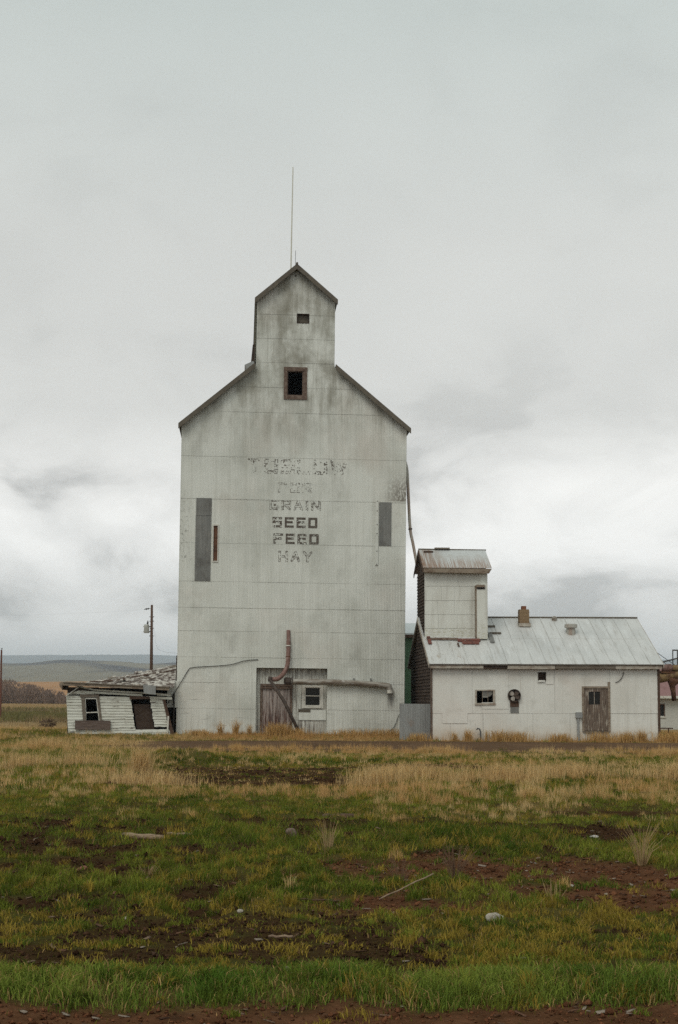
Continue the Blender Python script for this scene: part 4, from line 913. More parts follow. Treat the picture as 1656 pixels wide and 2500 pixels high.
# boards above the wall plate, half fallen away at the left
for (a, b, za, zb, h_) in ((.42, 3.05, 1.96, 1.82, .09), (1.05, 3.9, 2.02, 1.86, .07), (3.2, 4.3, 1.74, 1.70, .10), (3.66, 4.25, 1.86, 1.84, .09), (-.12, 1.0, 1.86, 1.88, .07)):
    MB().plate([(a, za - h_), (b, zb - h_), (b, zb), (a, za)], -.05 - random.uniform(0, .02), -.005).build('clapboard', 'clapboard', SH)
MB().plate([(.05, 1.86), (1.5, 1.86), (3.9, 1.66), (.35, 1.96)], -.06, -.03).build('top_board', 'clapboard', SH)
MB().plate([(.10, 2.16), (1.05, 1.95), (1.10, 2.0), (.12, 2.22)], -.10, -.06).build('slipped_board', 'clapboard', SH)
# dark inside
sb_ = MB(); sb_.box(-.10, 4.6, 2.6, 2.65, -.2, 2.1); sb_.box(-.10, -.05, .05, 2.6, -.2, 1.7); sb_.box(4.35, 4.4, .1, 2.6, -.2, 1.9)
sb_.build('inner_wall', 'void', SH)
MB().plate([(-.10, 1.70), (1.2, 1.92), (1.2, 2.1), (-.14, 2.1)], .02, .06).build('gable_board', 'shingle_brown', SH)
# window
f = MB()
f.plate([(.57, .66), (.70, .66), (.625, 1.70), (.47, 1.70)], -.075, .02); f.plate([(1.27, .66), (1.37, .66), (1.225, 1.72), (1.125, 1.70)], -.075, .02); f.plate([(.42, 1.68), (1.24, 1.68), (1.22, 1.80), (.42, 1.80)], -.09, .02)
swf = f.build('window_frame', 'grey_wood', SH)
s = MB(); s.plate([(.66, .68), (.705, .68), (.655, 1.66), (.61, 1.66)], -.05, .0); s.plate([(1.23, .68), (1.275, .68), (1.135, 1.66), (1.09, 1.66)], -.05, .0); s.plate([(.67, 1.00), (1.21, 1.03), (1.205, 1.07), (.665, 1.04)], -.05, .0); s.plate([(.63, 1.60), (1.12, 1.60), (1.11, 1.66), (.63, 1.66)], -.05, .0)
s.build('sash', 'white_trim', swf)
MB().box(.24, 1.73, -.13, -.085, .31, .69).build('plank_under_window', 'plank_brown', SH)
f = MB(); f.plate([(2.52, 1.60), (3.37, 1.62), (3.35, 1.72), (2.50, 1.76)], -.10, -.04); SHd = f.build('door_lintel', 'brown_wood', SH)
f = MB(); f.plate([(2.82, .32), (3.58, .32), (3.38, 1.40), (2.66, 1.40)], .12, .16); f.build('fallen_door', 'shingle_brown', SH)
MB().plate([(4.32, -.05), (4.46, -.05), (4.0, 1.68), (3.88, 1.68)], -.06, .06).build('corner_post', 'brown_wood', SH)
MB().plate([(4.09, -.1), (4.16, -.1), (4.19, .90), (4.13, .90)], -.10, -.06).build('leaning_batten', 'white_trim', SH)
MB().plate([(.02, -.2), (.20, -.2), (.19, .26), (.04, .22)], -.09, -.05).build('corner_patch', 'fence_zinc', SH)
MB().tube([(-.17, -.14, 1.70), (.36, -.16, 2.10)], .022, 6).build('fallen_stick', 'white_trim', SH)
# roof: a slumped deck of peeling shingle courses, rising towards the elevator
NS, NR = 60, 9
for r_ in range(NR):
    V = []; 
    for i in range(NS + 1):
        s_ = i / NS; u_ = -.35 + 4.75 * s_
        zf = 2.26 - .17 * s_ + .02 * math.sin(s_ * 9)
        zb = 2.22 + .98 * max(0, s_ - .12) ** .8 + .03 * math.sin(s_ * 7 + 1)
        for t, dz in ((r_ / NR, .045), ((r_ + 1.06) / NR, .012)):
            wv = -.32 + 2.9 * t
            zz_ = zf + (zb - zf) * t - (.10 * math.sin(math.pi * t) * (1 - s_))
            rag = .026 * (random.random() - .5)
            V.append((u_, wv, zz_ + dz + rag))
        V.append((u_, -.32 + 2.9 * (r_ / NR), V[-2][2] - .04))
    fcs = []
    for i in range(NS): fcs += [(3 * i, 3 * i + 3, 3 * i + 4, 3 * i + 1), (3 * i + 2, 3 * i + 5, 3 * i + 3, 3 * i)]
    mesh_obj('shingle_course', V, fcs, 'shingle', SH)
for (u0, z0_, u1, z1_, w_) in ((.72, 2.36, 1.6, 2.40, 1.2), (1.2, 2.37, 4.3, 2.88, 1.7)):
    MB().tube(smooth_path([(u0, w_, z0_), ((u0 + u1) / 2, w_, (z0_ + z1_) / 2 - .02), (u1, w_, z1_)]), .028, 6).build('roof_batten', 'brown_wood', SH)
for i in range(26):
    u_, t = random.uniform(.9, 4.2), random.uniform(.35, .98); s_ = (u_ + .35) / 4.75
    zf = 2.26 - .17 * s_; zb = 2.22 + .98 * max(0, s_ - .12) ** .8; zc_ = zf + (zb - zf) * t - .10 * math.sin(math.pi * t) * (1 - s_) + .07; wv = -.32 + 2.9 * t
    l, h_, ti = random.uniform(.10, .38), random.uniform(.06, .16), random.uniform(-.10, .22); sl = (zb - zf) / 2.9
    MB().hexa([(u_, wv, zc_), (u_ + l, wv + .02, zc_ + ti * l), (u_ + l, wv + h_, zc_ + ti * l + h_ * (sl + .25)), (u_, wv + h_, zc_ + h_ * (sl + .25)), (u_, wv, zc_ + .015), (u_ + l, wv + .02, zc_ + ti * l + .015), (u_ + l, wv + h_, zc_ + ti * l + h_ * (sl + .25) + .015), (u_, wv + h_, zc_ + h_ * (sl + .25) + .015)]).build('loose_shingle', random.choice(['shingle', 'shingle', 'brown_wood', 'grey_wood']), SH)
MB().hexa([(-.30, -.40, 2.17), (4.2, -.40, 1.99), (4.2, -.34, 1.99), (-.30, -.34, 2.17), (-.30, -.40, 2.31), (4.2, -.40, 2.13), (4.2, -.34, 2.13), (-.30, -.34, 2.31)]).build('fascia_board', 'fascia_tan', SH)
MB().hexa([(-.25, -.45, 2.285), (4.2, -.45, 2.11), (4.2, -.28, 2.12), (-.25, -.28, 2.295), (-.25, -.45, 2.315), (4.2, -.45, 2.14), (4.2, -.28, 2.15), (-.25, -.28, 2.325)]).build('roof_edge', 'grey_wood', SH)
MB().hexa([(-.42, -.42, 2.18), (-.30, -.42, 1.98), (-.30, 1.8, 1.98), (-.42, 1.8, 2.18), (-.40, -.42, 2.30), (-.28, -.42, 2.29), (-.28, 1.8, 2.29), (-.40, 1.8, 2.30)]).build('end_board', 'fascia_tan', SH)
MB().plate([(3.14, 1.86), (3.64, 1.80), (3.63, 2.17), (3.10, 2.24)], -.50, -.47).build('tin_patch', 'fence_zinc', SH)

# ------------------------------------------------------------------ poles and wires
UP = root('utility_pole', (-17.15, 130, 0)); tag(UP, 'wooden utility pole with a grey transformer behind the collapsed shed', 'utility pole')
MB().tube([(.10, 0, -.3), (.03, 0, 6), (0, 0, 10.25)], [.16, .14, .105], 12).build('pole', 'pole_wood', UP, True)
tr = MB().tube([(-.44, -.1, 7.66), (-.44, -.1, 7.70), (-.44, -.1, 8.30), (-.44, -.1, 8.42), (-.44, -.1, 8.46)], [.22, .245, .245, .25, .15], 14).build('transformer', 'transformer', UP, True)
MB().tube([(-.36, -.1, 8.44), (-.34, -.1, 8.62), (-.33, -.1, 8.80)], [.07, .085, .03], 8).build('bushing', 'steel_dark', tr)
for z in (7.78, 8.24): MB().box(-.74, -.66, -.16, -.04, z - .04, z + .04).build('lug', 'transformer', tr); MB().box(-.22, -.08, -.14, -.06, z - .05, z + .05).build('bracket', 'steel_dark', tr)
for z in (7.40, 8.10, 8.75, 9.15): MB().box(-.20 if z != 8.10 else -.14, .22, -.04, .04, z - .03, z + .03).build('step_bolt', 'steel_dark', UP)
ins = MB().tube([(-.10, 0, 9.93), (-.25, 0, 9.91), (-.30, 0, 9.90), (-.36, 0, 9.89), (-.42, 0, 9.88), (-.48, 0, 9.87), (-.56, 0, 9.86), (-.70, 0, 9.83)], [.02, .03, .09, .05, .05, .10, .05, .025], 8).build('insulator', 'steel_dark', UP)
WR = MB().tube(smooth_path([(-17.8, 130, 9.83), (-24, 131, 9.5), (-34, 132, 9.35), (-60, 135, 10.2)]), .0022, 5).build('power_line', 'cable'); tag(WR, 'thin overhead wire running out of frame from the utility pole', 'wire')
SV = MB().tube(smooth_path([(-16.98, 129.9, 8.85), (-13.6, 105, 6.4), (-10.4, 82, 4.5), (-6.98, 62.6, 3.62)]), .004, 5).build('service_wire', 'cable'); tag(SV, 'slack service wire from the transformer pole down to the elevator', 'wire')
MB().tube([(-7.10, 63.2, 3.72), (-6.99, 62.7, 3.62)], .05, 8).build('strain_insulator', 'steel_dark', SV)
FP = root('fence_pole', (-23.72, 100, 0)); tag(FP, 'reddish wooden pole standing in the field at the left edge of the photo', 'pole')
MB().tube([(.03, 0, -.3), (0, 0, 5.0)], [.075, .06], 8).build('pole', 'pole_red', FP); MB().tube([(0.02, 0, 5.0), (.03, 0, 5.14)], [.02, .05], 6).build('cap', 'steel_dark', FP)
# ------------------------------------------------------------------ small things lying on the ground
import bmesh
def H(x, y): return float(height(np.array([x]), np.array([y]))[0])
def stone(name, x, y, sx, sy, sz, material, label, cat, seed, rot=0.0, cut=.25):
    bm = bmesh.new(); bmesh.ops.create_icosphere(bm, subdivisions=3, radius=1.0)
    rs = np.random.default_rng(seed); pl = [(Vector(rs.normal(size=3)).normalized(), rs.uniform(.62, .9)) for _ in range(9)]
    for v_ in bm.verts:
        for n_, d_ in pl:
            k_ = v_.co.dot(n_)
            if k_ > d_: v_.co -= n_ * (k_ - d_)
        f_ = 1 + .06 * math.sin(v_.co.x * 5 + seed) * math.cos(v_.co.y * 4 + v_.co.z * 3)
        v_.co = Vector((v_.co.x * sx * f_, v_.co.y * sy * f_, v_.co.z * sz * f_))
    me = bpy.data.meshes.new(name); bm.to_mesh(me); bm.free(); me.materials.append(M[material])
    o = bpy.data.objects.new(name, me); C.objects.link(o); o.location = (x, y, H(x, y) + sz * cut); o.rotation_euler = (0, 0, rot)
    return tag(o, label, cat)
stone('rock', 1.13, 10.3, .068, .055, .046, 'rock', 'pale rounded rock lying in thin grass in the right foreground', 'rock', 3, .3, .45)
stone('rock', -2.35, 13.35, .085, .05, .055, 'brick_red', 'reddish stone among green clumps in the left foreground', 'rock', 5, .5, .5)
stone('rock', -.55, 16.9, .07, .06, .07, 'stone_brown', 'dark round clod on the bare strip left of the dry tuft', 'clod', 8, 0, .6)
stone('rock', -1.55, 10.6, .03, .025, .02, 'rock', 'small pale stone in olive turf below the red stone', 'rock', 12, 0, .4)
stone('rock', -.72, 10.75, .026, .022, .018, 'rock', 'small pale stone right of centre-left turf beside bark chips', 'rock', 14, 0, .4)
stone('rock', .62, 12.9, .055, .03, .014, 'stone_brown', 'flat grey stone on the littered soil near the brown stems', 'rock', 17, .4, .5)
stone('rock', 1.95, 12.2, .06, .035, .016, 'rock', 'flat pale stone at the right end of the littered soil', 'rock', 19, -.3, .5)
stone('rock', 3.15, 17.6, .06, .03, .022, 'pale_litter', 'white scrap on the green turf at the far right', 'scrap', 23, .2, .6)
def log(name, a, b, r, mt, label, cat, n=9):
    P = [Vector(a).lerp(Vector(b), i / 6) + Vector((0, 0, .004 * math.sin(i * 2.1))) for i in range(7)]
    m_ = MB().tube([tuple(p_ - P[0]) for p_ in P], [r * (1 + .10 * math.sin(i * 1.7)) for i in range(7)], n)
    o = m_.build(name, mt, None, True); o.location = P[0]; return tag(o, label, cat)
z_ = H(-2.2, 16.6)
log('log', (-2.50, 16.75, z_ + .03), (-2.00, 16.45, z_ + .035), .036, 'log_wood', 'short broken log lying in grass at the left', 'log')
log('stick', (-1.98, 16.7, H(-1.98, 16.7) + .02), (-1.70, 16.9, H(-1.7, 16.9) + .02), .018, 'log_wood', 'pale stick just right of the broken log', 'stick')
log('stick', (-.20, 19.7, H(-.2, 19.7) + .03), (.22, 19.8, H(.2, 19.8) + .03), .035, 'pole_wood', 'dark weathered timber on even turf near the centre', 'timber')
log('stick', (-.45, 9.55, H(-.45, 9.55) + .03), (-.29, 9.48, H(-.29, 9.48) + .03), .009, 'log_wood', 'pale thin stick in olive turf in the centre foreground', 'stick')
log('stick', (-.30, 11.2, H(-.3, 11.2) + .02), (.02, 11.35, H(0, 11.35) + .02), .006, 'pole_wood', 'dark grey stick beside the bark chips in the centre', 'stick')
log('stick', (.34, 11.6, H(.34, 11.6) + .02), (.80, 11.95, H(.8, 11.95) + .16), .006, 'log_wood', 'thin stalk leaning over the littered soil above the pale rock', 'stalk')
mat('dry_stem', (.34, .24, .12), .9, [((.22, .14, .07), (9, 9, 9), .45, .65, .8)])
mat('brown_stem', (.15, .085, .05), .9, [((.22, .14, .085), (9, 9, 9), .5, .7, .8)])
def dry_weed(x, y, n, h, spread, mt, label, seed):
    rs = np.random.default_rng(seed); m_ = MB()
    for i in range(n):
        a = rs.uniform(0, 6.28); b = rs.uniform(0, .04); l = h * rs.uniform(.45, 1.0); t = spread * rs.uniform(.2, 1.0)
        p0 = (b * math.cos(a), b * math.sin(a), -.02); p1 = (b * math.cos(a) + t * .35 * math.cos(a), b * math.sin(a) + t * .35 * math.sin(a), l * .6); p2 = (t * math.cos(a), t * math.sin(a), l)
        m_.tube([p0, p1, p2], [.004, .003, .0012], 3, False)
    o = m_.build('dry_weed', mt); o.location = (x, y, H(x, y)); return tag(o, label, 'weed')
dry_weed(-.10, 14.7, 26, .42, .22, 'dry_stem', 'straw-coloured dry tuft on the soil edge near the centre', 1)
dry_weed(2.95, 13.9, 34, .44, .26, 'dry_stem', 'tall straw-coloured tuft on the soil at the right', 2)
dry_weed(1.02, 12.4, 46, .34, .20, 'brown_stem', 'thin brown dead stems standing above the pale rock', 3)
dry_weed(.55, 12.7, 22, .28, .16, 'brown_stem', 'sparse brown dead stems left of the thicker brown stems', 4)
dry_weed(1.75, 11.6, 16, .22, .12, 'dry_stem', 'small straw tuft between the brown stems and the turf', 5)
dry_weed(-1.72, 13.0, 26, .12, .14, 'dry_stem', 'low flattened straw tuft right of the red stone', 6)
TWv = MB(); rs = np.random.default_rng(9)
for i in range(240):
    v_ = Vector(rs.normal(size=3)).normalized(); q0 = v_ * rs.uniform(.1, .25); q1 = v_ * .34 + Vector(rs.normal(size=3)) * .07
    TWv.tube([tuple(Vector((q0.x * 1.2, q0.y, q0.z * .75 + .25))), tuple(Vector((q1.x * 1.2, q1.y, q1.z * .75 + .25)))], .007, 3, False)
tw = TWv.build('tumbleweed', 'brown_wood'); tw.location = (-14.55, 71.5, .1); tag(tw, 'dark tumbleweed on the dry field left of the collapsed shed', 'tumbleweed')

# ------------------------------------------------------------------ grass and weeds
def local_w(ox, oy, x, y):
    a = R(YAW); dx, dy = x - ox, y - oy; return dx * math.cos(a) + dy * math.sin(a), -dx * math.sin(a) + dy * math.cos(a)
def built_on(x, y):
    u, w = local_w(-6.967, 61.3, x, y); m_ = (u > -.45) & (u < 9.9) & (w > -.06) & (w < 9.6)
    m_ &= ~((u > 3.5) & (u < 6.4) & (w < .3))
    u, w = local_w(3.807, 57.5, x, y); m_ |= (u > -.1) & (u < 9.35) & (w > -.06) & (w < 7.1); m_ |= (u > -1.4) & (u < 0) & (w > .3) & (w < .4)
    u, w = local_w(-11.389, 60.5, x, y); m_ |= (u > -.2) & (u < 4.5) & (w > -.08) & (w < 2.7)
    return m_
GREEN_A, GREEN_B, OLIVE = np.array((.058, .096, .014)), np.array((.195, .215, .034)), np.array((.290, .215, .040))
STRAW_A, STRAW_B, STRAW_C = np.array((.58, .385, .165)), np.array((.50, .29, .11)), np.array((.62, .46, .235))
def scatter(y0, y1, per_m2, margin=4.2):
    half = .26 * y1 + margin; n_ = int(per_m2 * (y1 - y0) * 2 * half)
    x = rng.uniform(-half, half, n_); y = rng.uniform(y0, y1, n_)
    k_ = np.abs(x) < .26 * y + margin; return x[k_], y[k_]
def make_blades(name, x, y, h, w, col, bend, two=True, smooth=False):
    n_ = len(x); z = height(x, y) - .006; a = rng.uniform(0, 2 * math.pi, n_); b = rng.uniform(0, 2 * math.pi, n_)
    wx, wy = np.cos(a) * w / 2, np.sin(a) * w / 2; bx, by = np.cos(b) * bend * h, np.sin(b) * bend * h
    if two:
        V = np.empty((n_, 5, 3))
        V[:, 0] = np.stack([x - wx, y - wy, z], 1); V[:, 1] = np.stack([x + wx, y + wy, z], 1)
        V[:, 2] = np.stack([x + bx * .3 - wx * .75, y + by * .3 - wy * .75, z + h * .6], 1); V[:, 3] = np.stack([x + bx * .3 + wx * .75, y + by * .3 + wy * .75, z + h * .6], 1)
        V[:, 4] = np.stack([x + bx, y + by, z + h * (1 - .25 * bend)], 1)
        i = np.arange(n_)[:, None] * 5; Fa = np.concatenate([i + np.array([0, 1, 3]), i + np.array([0, 3, 2]), i + np.array([2, 3, 4])]); k_ = 5
    else:
        V = np.empty((n_, 3, 3)); V[:, 0] = np.stack([x - wx, y - wy, z], 1); V[:, 1] = np.stack([x + wx, y + wy, z], 1); V[:, 2] = np.stack([x + bx, y + by, z + h], 1)
        Fa = np.arange(n_ * 3).reshape(-1, 3); k_ = 3
    o = np_mesh(name, V.reshape(-1, 3), Fa, np.repeat(col, k_, 0), 'blade', smooth=False); o['kind'] = 'stuff'; return o
def blade_material():
    m = bpy.data.materials.new('blade'); m.use_nodes = True; N, L = m.node_tree.nodes, m.node_tree.links
    b = N['Principled BSDF']; b.inputs['Roughness'].default_value = .9; b.inputs['Specular IOR Level'].default_value = .0
    a = N.new('ShaderNodeAttribute'); a.attribute_name = 'col'; L.new(a.outputs['Color'], b.inputs['Base Color'])
    t = N.new('ShaderNodeBsdfTranslucent'); L.new(a.outputs['Color'], t.inputs['Color'])
    mx = N.new('ShaderNodeMixShader'); mx.inputs[0].default_value = .3; L.new(b.outputs[0], mx.inputs[1]); L.new(t.outputs[0], mx.inputs[2])
    L.new(mx.outputs[0], N['Material Output'].inputs['Surface']); M['blade'] = m
blade_material()
def tufts(name, y0, y1, per_m2, nb, w, two=False, rad=.05, hs=1.0, carpet=0):
    """tufts of blades, each tuft with its own height, hue and lean; a thin carpet of short blades between them"""
    x, y = scatter(y0, y1, per_m2); d, h, dr_, so_, ti_, ex_ = cover(x, y)
    k_ = (rng.random(len(x)) < d); x, y, h, dr_ = x[k_], y[k_], h[k_], dr_[k_]; n_ = len(x)
    isdry = rng.random(n_) < dr_ * (.12 + .88 * sst(17.5, 20, y))
    th = h * rng.uniform(.45, 1.25, n_) * np.where(isdry, 1.25, .85) * hs; tr_ = rad * rng.uniform(.5, 1.5, n_) * np.where(isdry, .75, 1.0)
    g_ = np.clip(fbm(x * .8, y * .6, 201) * 1.8 - .4 + rng.normal(0, .22, n_), 0, 1)[:, None]
    col = (GREEN_A * (1 - g_) + GREEN_B * g_) * rng.uniform(.7, 1.3, (n_, 1))
    ol = (rng.random(n_) < .20 + .30 * dr_ + .42 * band(y, 8.2, 8.7, 10.6, 11.5))[:, None]
    col = np.where(ol, OLIVE * (.7 + .5 * rng.random((n_, 1))), col)
    t_ = rng.random((n_, 1)); warm = sst(.42, .58, fbm(x * .3, y * .25, 205))[:, None]
    sc_ = (STRAW_A * (1 - t_) + STRAW_C * t_) * (1 - .6 * warm) + STRAW_B * .6 * warm
    wall = (sst(56, 57.5, y) * sst(-7, -5, x))[:, None]
    sc_ = sc_ * (1 - .8 * wall) + np.array((.46, .265, .10)) * .8 * wall
    col = np.where(isdry[:, None], sc_, col)
    rep = rng.poisson(nb, n_) + 2; i = np.repeat(np.arange(n_), rep); m = len(i)
    a = rng.uniform(0, 6.283, m); q_ = np.sqrt(rng.random(m)) * tr_[i]
    bx, by = x[i] + q_ * np.cos(a), y[i] + q_ * np.sin(a); bh = th[i] * rng.uniform(.55, 1.1, m) * (1.15 - .6 * (q_ / (tr_[i] + 1e-6)) ** 2); dry_b = isdry[i]
    bc = col[i] * (.75 + .5 * rng.random((m, 1))); dead = (rng.random(m) < .05) & ~dry_b; bc = np.where(dead[:, None], STRAW_A * .5, bc)
    bw_ = w * rng.uniform(.6, 1.4, m) * np.where(dry_b, .65, 1.0); bb = np.where(dry_b, rng.uniform(.05, .5, m), rng.uniform(.2, 1.0, m))
    if carpet:
        cx_, cy_ = scatter(y0, y1, carpet); cd, chh, cdr, *_ = cover(cx_, cy_); kk = rng.random(len(cx_)) < cd * .9; cx_, cy_, cdr = cx_[kk], cy_[kk], cdr[kk]; n2_ = len(cx_)
        gg = rng.random((n2_, 1)); cc2 = np.where((rng.random(n2_) < cdr)[:, None], STRAW_A * (.5 + .5 * gg), (GREEN_A * (1 - gg) + OLIVE * gg) * (.7 + .5 * rng.random((n2_, 1))))
        bx, by, bh, bw_, bb = (np.concatenate(p) for p in ((bx, cx_), (by, cy_), (bh, rng.uniform(.015, .045, n2_) * (1 + y0 / 30)), (bw_, np.full(n2_, w)), (bb, rng.uniform(.2, 1.2, n2_)))); bc = np.concatenate([bc, cc2])
    k_ = ~built_on(bx, by); return make_blades(name, bx[k_], by[k_], bh[k_], bw_[k_], bc[k_], bb[k_], two)
# the lush strip: single arching blades
x, y = scatter(7.2, 8.8, 9000); d, h, dr_, so_, ti_, ex_ = cover(x, y)
k_ = rng.random(len(x)) < ex_['lush']; x, y, h, dr_ = x[k_], y[k_], h[k_], dr_[k_]; n_ = len(x)
tone = np.clip(fbm(x * 1.3, y * 1.5, 211) * 2 - .5, 0, 1)[:, None]
col = np.array((.080, .148, .022)) * (1 - tone) + np.array((.215, .270, .050)) * tone
dd = (rng.random(n_) < dr_ + .02)[:, None]; col = np.where(dd, STRAW_A * .8, col) * (.7 + .6 * rng.random((n_, 1)))
make_blades('foreground_grass', x, y, h * rng.uniform(.45, 1.2, n_) * (.65 + .7 * fbm(x * 1.7, y * 1.2, 213)), .0055 * rng.uniform(.6, 1.3, n_), col, rng.uniform(.15, 1.0, n_), True)
tufts('turf_grass', 7.0, 15.0, 80, 48, .0062, True, .085, 1.35, 900)
tufts('clumpy_grass', 15.0, 24.0, 50, 34, .010, False, .12, 1.4, 420)
tufts('field_grass', 24.0, 45.0, 32, 24, .017, False, .13, 1.05, 200)
tufts('yard_weeds', 45.0, 72.0, 14, 18, .018, False, .20, 1.0, 60)
# taller dead weeds in clumps against the walls
cl = [(-2.5, 59.8, .45, .68, 420), (-1.8, 59.9, .5, .45, 260), (-4.95, 60.2, .10, .72, 60), (-4.3, 60.2, .11, .80, 80), (-3.75, 60.3, .08, .60, 40), (-5.9, 60.2, .5, .32, 250), (.4, 60.2, .7, .40, 200), (1.6, 60.2, .7, .42, 220), (2.4, 60.2, .5, .42, 160),
      (4.65, 57.1, .10, .50, 50), (5.2, 57.1, .13, .58, 90), (5.95, 57.1, .06, .60, 25), (6.5, 57.1, .35, .55, 220), (7.2, 57.1, .4, .50, 260), (8.9, 57.2, .35, .42, 220), (10.6, 57.3, .5, .48, 300), (11.6, 57.3, .4, .50, 260), (12.2, 57.4, .14, .58, 110), (13.4, 57.4, .6, .5, 300), (3.2, 57.2, .4, .4, 200),
      (-6.1, 34.2, .6, .45, 220), (-4.35, 31.6, .25, .72, 150), (-3.7, 27.5, .8, .36, 300), (-9.6, 47.0, .8, .45, 300), (-8.0, 49.5, 1.0, .35, 260), (-7.2, 33, .5, .45, 240), (1.6, 29.5, .8, .42, 380), (3.4, 29.0, .7, .45, 360), (5.0, 30.5, .8, .42, 360), (7.2, 30.0, .9, .42, 360), (.8, 28.2, .5, .45, 260), (8.6, 33.5, .8, .42, 260)]
X, Y, Hh, Wd = [], [], [], []
for (cx_, cy_, rr_, hh_, nn_) in cl:
    nn_ = int(nn_ * (3.4 if cy_ < 50 else 1.5))
    X.append(cx_ + rng.normal(0, rr_ * .6, nn_)); Y.append(cy_ + rng.normal(0, min(rr_, .5) * .5, nn_)); Hh.append(hh_ * rng.uniform(.4, 1.1, nn_)); Wd.append(np.full(nn_, .008 if cy_ < 50 else .016))
X, Y, Hh, Wd = map(np.concatenate, (X, Y, Hh, Wd)); k_ = ~built_on(X, Y); X, Y, Hh, Wd = X[k_], Y[k_], Hh[k_], Wd[k_]
t_ = rng.random((len(X), 1)); cw = np.where((Y > 56)[:, None], np.array((.46, .27, .10)) * (1 - t_) + np.array((.54, .37, .16)) * t_, STRAW_A * (1 - t_) + STRAW_C * t_) * (.75 + .5 * rng.random((len(X), 1)))
make_blades('tall_dead_weeds', X, Y, Hh, Wd, cw, rng.uniform(.05, .7, len(X)), True)
# bark chips and bits of wood strewn over the bare soil
x, y = scatter(7.0, 19.5, 30, 1.5)
d, h, dr_, so_, ti_, ex_ = cover(x, y); k_ = (so_ > .45) & (rng.random(len(x)) < .30 + .6 * (ti_ == 1)); x, y = x[k_], y[k_]
m_ = MB(); cc_ = []
for px, py in zip(x, y):
    l, w_, a, pz = random.uniform(.008, .045), random.uniform(.005, .016), random.uniform(0, 6.28), H(px, py) + random.uniform(0, .012)
    tx, ty = random.uniform(-.3, .3), random.uniform(-.3, .3); ca_, sa_ = math.cos(a), math.sin(a); P = []
    for zz in (0, .006):
        for ux, uy in ((-l, -w_), (l, -w_ * .6), (l * .8, w_), (-l * .9, w_ * .7)): P.append((px + ux * ca_ - uy * sa_, py + ux * sa_ + uy * ca_, pz + zz + ux * tx + uy * ty))
    m_.hexa(P); c_ = random.choice([(.12, .075, .05), (.20, .14, .10), (.085, .05, .035), (.30, .25, .20), (.15, .085, .055)]); cc_ += [c_] * 8
ch_ = np_mesh('bark_litter', np.array(m_.v), np.array(m_.f), np.array(cc_), 'soil', smooth=False); ch_['kind'] = 'stuff'

# clods of earth on the bare soil: rough little octahedra
x, y = scatter(6.6, 19.5, 480, 1.5); d, h, dr_, so_, ti_, ex_ = cover(x, y); k_ = so_ > .35 + .3 * rng.random(len(x)); x, y, ti_ = x[k_], y[k_], ti_[k_]
x2, y2 = scatter(25, 37, 30, 0.5); d2, *_r = cover(x2, y2); k2 = d2 < .2; x = np.concatenate([x, x2[k2]]); y = np.concatenate([y, y2[k2]]); ti_ = np.concatenate([ti_, np.zeros(k2.sum())])
n_ = len(x); r_ = rng.gamma(1.6, .0042, n_) + .003; r_ = r_ * (1 + (y > 24) * 1.2); z = height(x, y)
dirs = np.array([(1, 0, 0), (0, 1, 0), (-1, 0, 0), (0, -1, 0), (0, 0, .8), (0, 0, -.6)], float)
V = np.stack([x, y, z + r_ * .2], 1)[:, None, :] + dirs[None] * r_[:, None, None] * rng.uniform(.55, 1.4, (n_, 6, 1)) + rng.normal(0, .25, (n_, 6, 3)) * r_[:, None, None]
Fa = (np.arange(n_)[:, None, None] * 6 + np.array([(0, 1, 4), (1, 2, 4), (2, 3, 4), (3, 0, 4), (1, 0, 5), (2, 1, 5), (3, 2, 5), (0, 3, 5)])[None]).reshape(-1, 3)
cc = np.where((ti_ == 1)[:, None], np.array((.118, .052, .027)), np.array((.050, .027, .016))) * rng.uniform(.5, 1.7, (n_, 1))
cd_ = np_mesh('soil_clods', V.reshape(-1, 3), Fa, np.repeat(cc, 6, 0), 'soil', smooth=False); cd_['kind'] = 'stuff'

# rough pasture and bleached grass out in the fields to the left
n_ = 90000; y = 72 * (400 / 72) ** rng.random(n_); x = y * rng.uniform(-.28, -.07, n_)
fyv = y * (1 + .10 * (fbm(x * .02, y * .012, 61) - .5)) - .10 * (x + 80); rough = band(fyv, 76, 84, 190, 215)
cl_ = fbm(x * .12, y * .05, 221); k_ = ((rng.random(n_) < .10 + 1.1 * np.clip(cl_ - .35, 0, 1)) | (y > 210)) & ~built_on(x, y); x, y, rough, cl_ = x[k_], y[k_], rough[k_], cl_[k_]; n_ = len(x)
rgh = rng.random(n_) < rough
col = np.where(rgh[:, None], np.array((.22, .16, .085)) * (.45 + 1.1 * rng.random((n_, 1))), np.array((.40, .285, .15)) * (.7 + .5 * rng.random((n_, 1))))
col = np.where((rgh & (cl_ > .55))[:, None], np.array((.165, .15, .062)) * (.6 + .8 * rng.random((n_, 1))), col)
make_blades('field_stubble', x, y, np.where(rgh, .42, .16) * rng.uniform(.4, 1.3, n_), y * .00045 * rng.uniform(.6, 1.6, n_), col, rng.uniform(.2, .8, n_), False)

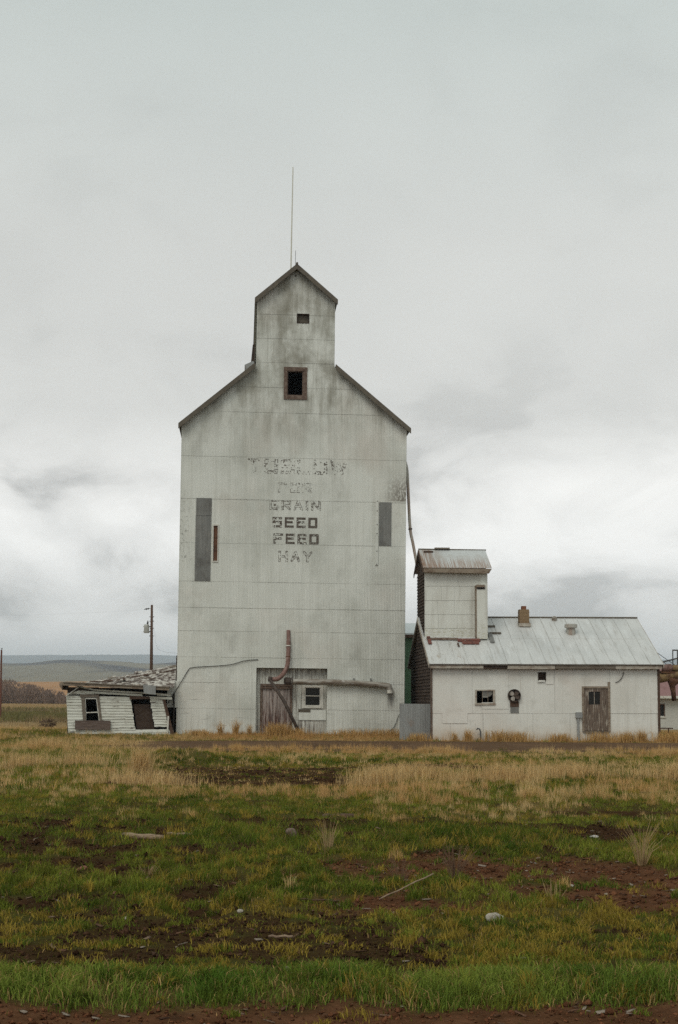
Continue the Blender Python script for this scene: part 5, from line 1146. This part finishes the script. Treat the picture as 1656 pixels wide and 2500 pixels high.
# ------------------------------------------------------------------ bare brush in the valley, one grey-brown mass
bx_, by_, bz_, br_ = [], [], [], []
for i in range(300):
    cx_ = rng.uniform(-140, 20); cy_ = 405 + rng.uniform(0, 26) + (cx_ + 95) * -.12
    hh_ = rng.uniform(2.0, 5.8) * (.55 + .75 * float(vnoise(np.array([cx_ * .09]), np.array([1.0]), 7)[0])); rr_ = rng.uniform(1.6, 4.6); n_ = 260
    u = rng.uniform(0, 1, n_) ** .5; a = rng.uniform(0, 6.28, n_); zt = rng.uniform(0, 1, n_)
    prof = np.sqrt(np.clip(1 - (zt * .95) ** 2, 0, 1)) * (.7 + .3 * zt)
    bx_.append(cx_ + rr_ * u * prof * np.cos(a)); by_.append(cy_ + rr_ * u * prof * np.sin(a)); bz_.append(zt * hh_); br_.append(np.full(n_, hh_))
bx_, by_, bz_, br_ = map(np.concatenate, (bx_, by_, bz_, br_)); n_ = len(bx_)
L_ = rng.uniform(.35, 1.0, n_); a = rng.uniform(0, 6.28, n_); V = np.empty((n_, 3, 3)); ww = rng.uniform(.06, .16, n_)
V[:, 0] = np.stack([bx_ - ww, by_, bz_], 1); V[:, 1] = np.stack([bx_ + ww, by_, bz_], 1); V[:, 2] = np.stack([bx_ + .5 * L_ * np.cos(a), by_ + .5 * L_ * np.sin(a), bz_ + L_], 1)
bc = np.array((.20, .14, .11)) * (.7 + .6 * rng.random((n_, 1)))
br = np_mesh('brush_thicket', V.reshape(-1, 3), np.arange(n_ * 3).reshape(-1, 3), np.repeat(bc, 3, 0), 'blade', smooth=False); br['kind'] = 'stuff'

# ------------------------------------------------------------------ haze: one closed box of thin, even air round everything
hz = MB().box(-6500, 6500, -150, 13800, -7.5, 420)
hm = bpy.data.materials.new('haze'); hm.use_nodes = True; hm.node_tree.nodes.clear()
ho = hm.node_tree.nodes.new('ShaderNodeOutputMaterial'); hv = hm.node_tree.nodes.new('ShaderNodeVolumePrincipled')
hv.inputs['Color'].default_value = (.80, .91, 1.0, 1); hv.inputs['Density'].default_value = 1.3e-4; hv.inputs['Anisotropy'].default_value = .1
hm.node_tree.links.new(hv.outputs[0], ho.inputs['Volume']); M['haze'] = hm
hb = hz.build('haze', 'haze'); hb['kind'] = 'stuff'
